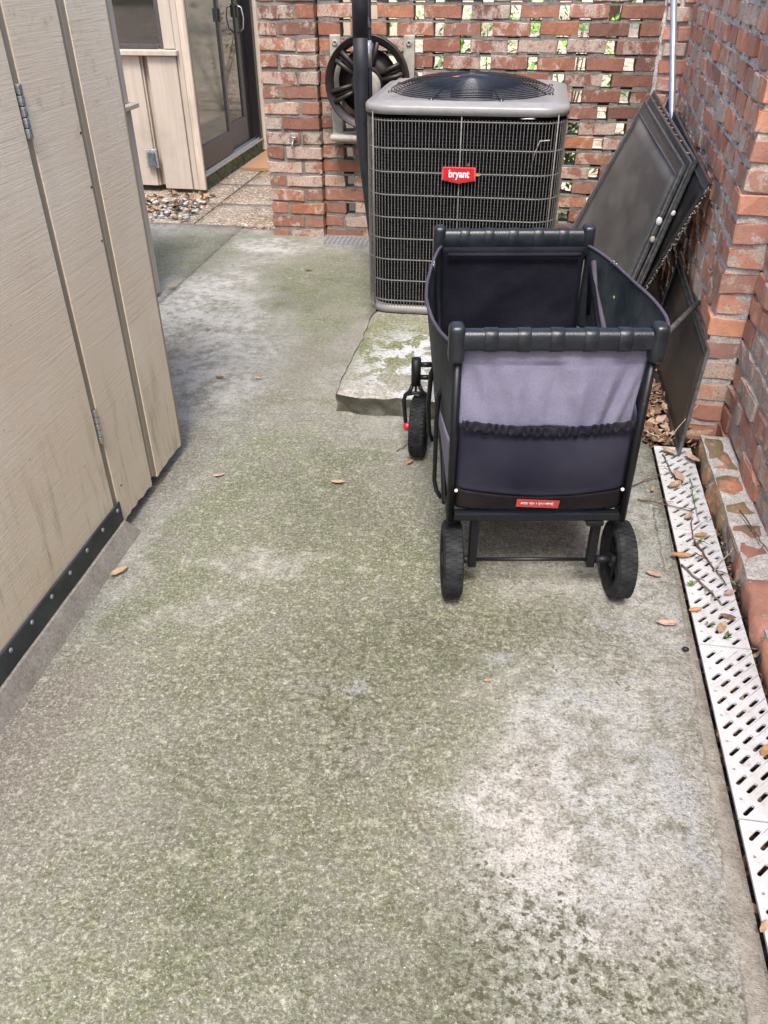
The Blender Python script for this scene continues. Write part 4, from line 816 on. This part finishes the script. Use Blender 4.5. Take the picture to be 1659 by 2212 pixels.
for i, (u, mt) in enumerate(((.15, 1), (.27, 1), (.33, 0), (.4, 0), (.46, 0), (.53, 0), (.6, 0), (.70, 0), (.78, 0), (.93, 0))):
    p = Vector((.567, 4.43, .752)).lerp(Vector((.567, 3.08, .722)), u); leafobj(p.x, p.y, p.z, .012+(.006 if mt else 0), i*1.3, mt, 'leaf crumbs on the top edge of the leaning screens')
b = NB(); tube(b, [(.455, 2.40, .345), (.53, 2.56, .347), (.608, 2.72, .35)], .009, 10); tag(obj('metal_rail', b, M_scrf), 'short dark metal rail poking out between wagon and lower panel', 'rail')
# ------------------------------------------------------------------ folding wagon
wa = R(8.7); wg = thing('folding_wagon', 'black folding wagon with lavender-grey and dark mesh canvas, standing before the air conditioner', 'wagon', (.115, 1.56, 0), wa)
def W(name, bm, mat, parent=None, smooth=False, label=None): return obj(name, bm, mat, parent or wg, local=True, smooth=smooth, label=label)
XL, XR, YN, YF2 = -.220, .184, .004, .712
def hbar(y, flip, name):
    b = NB(); z0, z1 = (.632, .690) if flip else (.643, .688); hz = (z1-z0)/2; prof = []
    n = 14
    def sec(x, g):
        pts = []
        for k in range(n):
            a = 2*math.pi*k/n; ca, sa = math.cos(a), math.sin(a)
            px = (.0175+g)*math.copysign(abs(ca)**.65, ca); pz = (hz+g)*math.copysign(abs(sa)**.75, sa); pts.append((x, y+px, (z0+z1)/2+pz))
        return pts
    rings = []; x0, x1 = XL+.012, XR-.012; L = x1-x0
    def ring(x, g): rings.append(sec(x, g))
    ring(x0, .0); ring(x1, 0); loft(b, rings); o_ = W(name, b, M_bar)
    for c in (.148, .321, .494, .672, .85):
        cx = x0+L*c; w_ = .0135; b = NB(); rings = []
        for dx_, g_ in ((-w_, -.001), (-w_, .0012), (-w_+.0008, .0017), (w_-.0008, .0017), (w_, .0012), (w_, -.001)): ring(cx+dx_, g_)
        loft(b, rings); W('grip_ring', b, M_bar, o_)
    for s_, xx in ((-1, XL), (1, XR)):
        b = NB(); box(b, (xx-.0165, y-.0215, .618), (xx+.0165, y+.0215, .700), .012, seg=4); W('end_cap', b, M_bar, o_, True)
    return o_
hbar(YN, 0, 'handle_bar'); hbar(YF2, 1, 'handle_bar')
def rtube(pts, r, name, mat=M_blackm, parent=None, seg=10, closed=False):
    b = NB(); tube(b, pts, r, seg, closed); return W(name, b, mat, parent)
M_post = (lambda g: (g.col(g.mix(g.rng(g.noise(30, 6, rough=.75), .60, .70, 0, .75), (.007, .008, .010), (.13, .048, .022))), g.m)[1])(G('black_tube_with_rust', .38, .35))
for xx, yy in ((XL+.004, YN), (XR-.004, YN), (XL+.004, YF2), (XR-.004, YF2)): rtube([(xx, yy, .625), (xx, yy, .222 if yy < .1 else .25)], .0095, 'post', M_post)
b = NB(); box(b, (XL+.012, YN-.012, .228), (XR-.012, YN+.012, .248), .003); box(b, (.098, YN-.016, .215), (.138, YN+.012, .2275), .003); W('cross_rail', b, M_blackm)
b = NB(); box(b, (XL+.012, YF2-.012, .235), (XR-.012, YF2+.012, .255), .003); W('cross_rail', b, M_blackm)
for xx in (XL+.004, XR-.004):
    b = NB(); box(b, (xx-.010, YN+.012, .232), (xx+.010, YF2-.012, .252), .003); W('side_rail', b, M_blackm)
# fabric
def wr(x, z, s=0): return nz((x*6, z*3, s), 1, s)*.5+nz((x*16+z*5, z*5, s), 1, s+1)*.28
b = NB()
def rear(u, v):
    x = -.200+.366*u-.006*v+(.010*(1-v))*(u-.5)*2; z = .655-(.655-.470)*v
    fold = .022*wr(x*1.6+(z-.5)*.35, z*.8, 2)*min(1, v*3+.1)*(1 if v > .2 else .4)+(.0045 if v < .205 else 0)+sum(A_*math.exp(-((x-x_-(z-.49)*k_)/w_)**2)*min(1, max(0, v-.22)*3) for A_, x_, k_, w_ in ((.007, .125, .30, .010), (.006, .085, .22, .009), (.005, .04, .10, .011), (-.005, .105, .26, .008), (.005, -.15, -.10, .010), (.004, -.09, .05, .012), (-.004, -.02, .1, .012))); return Vector((x, YN+.014-.020*math.sin(math.pi*u)*(.3+.7*v)-fold, z))
grid(b, rear, 90, 30, .002); W('rear_panel', b, M_purple)
b = NB()
def pocket(u, v):
    x = -.206+.376*u; z = .474-(.474-.308)*v-.010*math.sin(math.pi*u); bul = .012+.016*math.sin(math.pi*min(1, v*1.1))
    return Vector((x, YN+.008-math.sin(math.pi*u)**.6*(bul+.012)-.007*wr(x, z, 4), z))
grid(b, pocket, 36, 18, .002); pk = W('pocket', b, M_mesh)
b = NB()
def ruf(u, v):
    x = -.200+.366*u; z = .492-.022*v-.009*math.sin(math.pi*u)+.0035*math.sin(u*130+math.sin(u*23)*2)*v
    return Vector((x, YN-.016-.014*math.sin(math.pi*u)-.0045*math.sin(u*125+math.sin(u*31)*2)*math.sin(math.pi*(v*.8+.2)), z))
grid(b, ruf, 220, 6, .002); W('elastic_hem', b, M_ruf, pk)
b = NB()
def basef(u, v):
    x = -.206+.376*u; z = .312-.054*v-.012*math.sin(math.pi*u)*(1-v)
    return Vector((x+(.006*(1-2*u) if v > .9 else 0), YN+.006-math.sin(math.pi*u)**.4*.024*(1-.3*v)-.004*wr(x, z, 6), z))
grid(b, basef, 36, 8, .002); bs = W('base_panel', b, M_base)
LM = Matrix.Translation((-.022, YN-.0245, .2855)) @ Matrix.Rotation(R(90), 4, 'X') @ Matrix.Rotation(R(-1.5), 4, 'Z')
b = NB(); prism(b, [(-.048, .011), (.048, .009), (.046, -.011), (-.049, -.009)], LM, .0012); lb = W('woven_label', b, M_label, bs)
# worn lettering: two short words and a small mark, mostly rubbed off
b = NB(); r9 = random.Random(3)
def letter(x, w_, h_, k):
    for (ax, ay, bx_, by_) in (((-1, -1, -1, 1), (-1, 1, 1, -1), (1, -1, 1, 1)), ((-1, -1, 0, 1), (0, 1, 1, -1), (-.5, -.2, .5, -.2)), ((-1, -1, -1, 1), (-1, 1, 1, 1), (-1, 0, .8, 0), (-1, -1, 1, -1)), ((0, -1, 0, 1),), ((-1, -1, -1, 1), (-1, 1, .8, .6), (.8, .6, -.8, 0), (-.8, 0, 1, -1)))[k]:
        p = LM @ Vector((x+ax*w_, ay*h_, .0014)); q = LM @ Vector((x+bx_*w_, by_*h_, .0014)); tube(b, [p, q], .00055, 4)
xx = -.037
for k in (1, 0, 2, 4, 3, 2, 0): letter(xx, .0017, .0028, k); xx += .0044
letter(xx+.003, .0014, .0024, 1); xx += .010
for k in (2, 0, 3, 1, 4, 0, 2): letter(xx, .0019, .0030, k); xx += .0048
W('label_lettering', b, M_labelw, lb)
# far panel (inside dark), floor, sides
b = NB(); grid(b, lambda u, v: Vector((-.212+.388*u-.004*v, YF2-.022-.014*math.sin(math.pi*u)*v-.020*wr(u*.35+v*.25, v*.5, 8)*min(1, v*2), .648-(.648-.25)*v)), 30, 26, .002); fp = W('front_panel', b, M_navy)
b = NB(); grid(b, lambda u, v: Vector((-.198+.360*u, YF2-.036, .636-.010*v)), 24, 2, .005); W('stitched_hem', b, M_ruf, fp)
b = NB(); grid(b, lambda u, v: Vector((-.2+.38*u, .03+.66*v, .268-.006*math.sin(math.pi*u))), 6, 6, .006); W('floor_panel', b, M_base)
def sx_(s_, v, z):
    bul = math.sin(math.pi*v)**.75
    if s_ < 0: base = -.216; k = .052
    else: base = .182; k = .098+.008*math.sin(2*math.pi*v)
    return base+s_*k*bul*max(0, min(1, (z-.22)/.42))**.8
for s_ in (-1, 1):
    b = NB()
    def side(u, v):
        zt = .648-.030*math.sin(math.pi*u)**.8; z = zt-(zt-.42)*v; y = .018+(YF2-.036)*u
        return Vector((sx_(s_, u, z)+.006*wr(y*.8, z*.6, 10+s_), y, z))
    grid(b, side, 36, 16, .002); o_ = W('side_panel', b, M_side)
    b = NB()
    def side2(u, v):
        z = .42-.165*v; y = .018+(YF2-.036)*u
        return Vector((sx_(s_, u, z)+.007*wr(y*.8, z*.6, 12+s_), y, z))
    grid(b, side2, 36, 10, .002); W('lower_side_panel', b, M_purple, o_)
    b = NB(); tube(b, [side(k/36, 0)+Vector((0, 0, .001)) for k in range(37)], .0045, 6)
    if s_ > 0:
        tube(b, [Vector((.198, .665, .615)), Vector((.196, .60, .56)), Vector((.205, .50, .50)), Vector((.212, .44, .44)), Vector((.21, .40, .40))], .0075, 6)
    W('piping', b, M_pipe, o_)
    b = NB()
    for yy in (.60, .585):
        u = (yy-.018)/(YF2-.036); p = side(u, 0); tube(b, [p+Vector((-.006, 0, -.008)), p+Vector((-.003, 0, .004)), p+Vector((.004, -.004, .0045)), p+Vector((.007, -.006, -.012))], .0010, 4)
    W('staple', b, M_alu, o_)
b = NB(); tube(b, [(.200, .690, .61), (.206, .672, .54), (.204, .655, .47)], [.012, .014, .010], 8); W('strap', b, M_navy)
b = NB(); lathe(b, [(0, .007), (.003, .006), (.004, .0005)], Matrix.Translation((.236, .55, .555)) @ Matrix.Rotation(R(180), 4, 'Z'), 12); W('brass_stud', b, simple('brass', (.5, .38, .15), .35, .8))
for p in ((-.206, YN-.012, .312), (.166, YN-.012, .315)):
    b = NB(); bb = bmesh.new(); bmesh.ops.create_icosphere(bb, subdivisions=2, radius=.0042); merge(b, bb, Matrix.Translation(p)); W('white_knot', b, M_white)
# outside tubes on the left, scissor bars on both sides
for s_ in (-1, 1):
    x_ = XL-.006 if s_ < 0 else XR+.006
    rtube([(x_, .05, .24), (x_, .66, .60)], .007, 'scissor_bar'); rtube([(x_-s_*.016, .05, .60), (x_-s_*.016, .66, .25)], .007, 'scissor_bar')
rtube([(-.232, .145, .50), (-.243, .150, .47), (-.246, .15, .40), (-.246, .15, .24), (-.240, .14, .215), (-.228, .13, .20)], .0055, 'stay_bar')
rtube([(-.228, .30, .52), (-.252, .33, .44), (-.255, .37, .33), (-.25, .39, .24), (-.24, .39, .215)], .0065, 'stay_bar')
# wheels
def wheel(cx, cy, r, wd, name='wheel', steer=0, boss=None):
    Mx = Matrix.Translation((cx, cy, r)) @ Matrix.Rotation(steer, 4, 'Z'); h = wd/2
    b = NB(); prof = [(-h*.72, r*.66), (-h*.9, r*.70), (-h, r*.82), (-h*.96, r*.93), (-h*.72, r*.985), (-h*.3, r), (h*.3, r), (h*.72, r*.985), (h*.96, r*.93), (h, r*.82), (h*.9, r*.70), (h*.72, r*.66), (-h*.72, r*.66)]
    lathe(b, prof, Mx, 56)
    for k in range(46):       # tread blocks
        for j, ax in enumerate((-.58, 0, .58)):
            a = 2*math.pi*(k+.5*(j % 2))/46; Q = Mx @ Matrix.Rotation(a, 4, 'X') @ Matrix.Translation((ax*h, 0, r*(1.0 if j == 1 else .992))); rr_ = r*math.pi*2/46
            box(b, (-h*.235, -rr_*.39, -.002), (h*.235, rr_*.39, .0016), 0, Q)
    ty = W('wheel', b, M_rub)
    b = NB(); lathe(b, [(-h*.62, r*.665), (-h*.5, r*.60), (h*.5, r*.60), (h*.62, r*.665)], Mx, 40); lathe(b, [(-h*.95, .001), (-h*.95, r*.15), (-h*.75, r*.20), (h*.75, r*.20), (h*.95, r*.15), (h*.95, .001)], Mx, 24)
    for k in range(6):
        Q = Mx @ Matrix.Rotation(math.pi*2*k/6, 4, 'X'); box(b, (-h*.45, -r*.055, r*.17), (-h*.2, r*.055, r*.62), .0015, Q); box(b, (h*.2, -r*.055, r*.17), (h*.45, r*.055, r*.62), .0015, Q)
        box(b, (-h*.2, -.0015, r*.17), (h*.2, .0015, r*.62), 0, Q)
    W('rim', b, M_black, ty); return ty
RWH = .094
wheel(-.2055, .022, RWH, .047); wheel(.198, .022, RWH, .047)
rtube([(-.18, .022, RWH), (.18, .022, RWH)], .0048, 'axle', M_post)
for xx in (-.156, .130):
    b = NB(); s_ = 1 if xx > 0 else -1
    box(b, (xx-.010, .010, RWH-.018), (xx+.010, .034, .232), .003); W('axle_bracket', b, M_post)
rtube([(.142, .022, RWH), (.178, .022, RWH)], .010, 'bushing', M_black); rtube([(-.180, .022, RWH), (-.162, .022, RWH)], .010, 'bushing', M_black)
# front castor on the left, with its arms (and its twin on the right)
for s_ in (-1, 1):
    cx = -.272 if s_ < 0 else .262; cy = .690; r = .094
    wheel(cx+.006, cy+.005, r, .050, steer=R(-8 if s_ < 0 else 6))
    rtube([(cx-.006, cy, .238), (cx-.006, cy, .322)], .0145, 'castor_stem', M_black, seg=16)
    b = NB(); xa = cx-.006
    tube(b, [(xa-.010, cy, .238), (xa-.018, cy, .216), (xa-.031, cy, .205), (xa-.036, cy, .185), (xa-.030, cy, RWH+.02), (xa-.024, cy, RWH-.01)], .0062, 8)
    tube(b, [(xa+.010, cy, .238), (xa+.018, cy, .216), (xa+.031, cy, .205), (xa+.038, cy, .185), (xa+.040, cy, RWH+.02), (xa+.038, cy, RWH-.01)], .0062, 8)
    tube(b, [(xa-.03, cy, .206), (xa, cy, .211), (xa+.03, cy, .206)], .006, 8); tube(b, [(xa, cy, .24), (xa, cy, .211)], .004, 6)
    W('fork', b, M_black)
    for z in (.303, .262): rtube([(cx-.004, cy, z), (XL if s_ < 0 else XR, cy, z)], .0078, 'castor_arm')
    if s_ < 0:
        rtube([(cx-.03, cy, RWH+.004), (cx-.008, cy, RWH+.004)], .010, 'brake_pin', M_black)
        b = NB(); lathe(b, [(0, .013), (.008, .0138), (.015, .0105), (.018, .0005)], Matrix.Translation((cx-.026, cy-.002, RWH+.004)) @ Matrix.Rotation(R(180), 4, 'Z'), 20); W('brake_button', b, M_red)
# ------------------------------------------------------------------ garden beyond the walls
def shrub(label, x, y, z0, rx, rz, n, mats, ls=.03, cat='shrub', group='garden shrubs', stem=True, flower=0):
    t = thing('shrub', label, cat, (x, y, z0), group=group); b = NB(); r = random.Random(int(x*100+y*7))
    for _ in range(n):
        a = r.uniform(0, 6.283); h = r.random()**.7; rad = rx*math.sqrt(r.random())*(.45+.8*math.sin(math.pi*min(1, h*.9+.1))); c_ = Vector((x+rad*math.cos(a), y+rad*math.sin(a), z0+rz*h))
        if nz(c_, 4, 3) < -.18: continue
        d_ = Vector((r.uniform(-1, 1), r.uniform(-1, 1), r.uniform(-.4, 1))).normalized(); s_ = frame_of(d_)[0]; L = ls*r.uniform(.6, 1.5)
        vs = [b.verts.new(q) for q in (c_, c_+d_*L*.5+s_*L*.28, c_+d_*L, c_+d_*L*.5-s_*L*.28)]; f = b.faces.new(vs); f.material_index = r.randrange(len(mats))
    obj('foliage', b, mats, t)
    b = NB()
    for k in range(6):
        a = r.uniform(0, 6.28); tube(b, [(x, y, z0-.02), (x+rx*.3*math.cos(a), y+rx*.3*math.sin(a), z0+rz*.4), (x+rx*.6*math.cos(a), y+rx*.6*math.sin(a), z0+rz*.85)], [.012, .008, .004], 5)
    obj('stem', b, M_twig, t); return t
GZ = -.08
for a in (('low bright green plant just behind the pierced wall, right of the air conditioner', .16, 5.05, GZ, .20, .62, 700, [M_green, M_green2]), ('leafy green plant behind the pierced wall near its middle', -.10, 6.0, GZ, .25, .75, 600, [M_green, M_green2]),
          ('bright grassy shrub seen through the upper slots', -.35, 7.4, GZ, .45, 1.05, 900, [M_green, M_green]), ('second bright shrub further back behind the pierced wall', .35, 8.2, GZ, .5, 1.0, 900, [M_green, M_green2]), ('deep green bush far left behind the pierced wall', -1.0, 9.3, GZ, .6, 1.0, 900, [M_green2, M_green]),
          ('tall green bush beyond the right wall', 2.2, 7.0, GZ, .7, 1.6, 1400, [M_green2, M_green]), ('bright bushy plant right behind the pierced wall, left of the umbrella pole line', -.45, 5.3, GZ, .16, .95, 420, [M_green, M_green2]), ('slender bright plant behind the upper slots of the pierced wall', .02, 5.6, GZ, .20, 1.15, 480, [M_green]), ('leafy plant behind the slots beside the leaning screens', .34, 5.25, GZ, .12, .50, 260, [M_green2, M_green]), ('low green plant behind the corner pilaster', .55, 5.5, GZ, .14, .4, 250, [M_green2, M_green]), ('wide sunlit bush far behind the walls', 1.6, 10.5, GZ, 1.0, 1.8, 1500, [M_green, M_green2]), ('dense hedge bush at the back of the garden', 4.0, 12.5, GZ, 1.3, 2.6, 1600, [M_green2])): shrub(*a, ls=.05 if a[6] < 1000 else .09)
for i, (x, y, h) in enumerate(((5.5, 17, 6), (1.5, 20, 7), (-4, 19, 6.5), (9, 14, 6))):
    t = thing('tree', ('broad tree at the right back of the garden', 'tall tree straight behind the pierced wall', 'tree behind the house', 'tree far right beyond the brick wall')[i], 'tree', (x, y, GZ), group='garden trees'); b = NB(); tube(b, [(x, y, GZ), (x+.1, y, h*.4), (x-.1, y+.1, h*.8)], [.18, .13, .05], 10)
    for k in range(7):
        a = k*.9; tube(b, [(x, y, h*.4+.1*k), (x+1.2*math.cos(a), y+1.2*math.sin(a), h*.62+.15*k)], [.06, .02], 6)
    obj('trunk', b, M_twig, t); b = NB(); r = random.Random(i); cl = [(x+r.gauss(0, 1.2), y+r.gauss(0, 1.2), h*.7+r.gauss(0, .8)) for _ in range(22)]
    for _ in range(2600):
        c_ = Vector(r.choice(cl))+Vector((r.gauss(0, .38), r.gauss(0, .38), r.gauss(0, .3))); d_ = Vector((r.uniform(-1, 1), r.uniform(-1, 1), r.uniform(-.6, 1))).normalized(); s_ = frame_of(d_)[0]; L = r.uniform(.12, .3)
        f = b.faces.new([b.verts.new(q) for q in (c_, c_+d_*L*.5+s_*L*.3, c_+d_*L, c_+d_*L*.5-s_*L*.3)]); f.material_index = r.randrange(2)
    obj('crown', b, [M_green, M_green2], t)
t = thing('fence', 'cream board fence at the far left of the garden behind the pierced wall', 'fence', (-2.6, 11, GZ)); b = NB()
for k in range(22): box(b, (-6+.0+k*.2, 11, GZ), (-6+k*.2+.188, 11.02, 1.7), .003, seg=1)
obj('boards', b, M_cream, t); b = NB(); box(b, (-6, 11.021, .2), (-1.6, 11.06, .3)); box(b, (-6, 11.021, 1.3), (-1.6, 11.06, 1.4)); obj('rail', b, M_cream, t)
t = thing('garden_post', 'cream painted board standing right behind the pierced wall by the pillar', 'post', (-.93, 5.2, GZ)); b = NB(); box(b, (-1.13, 5.2, GZ), (-.985, 5.23, 2.2), .003, seg=1); box(b, (-.98, 5.2, GZ), (-.85, 5.23, 2.2), .003, seg=1); obj('board', b, M_cream, t)
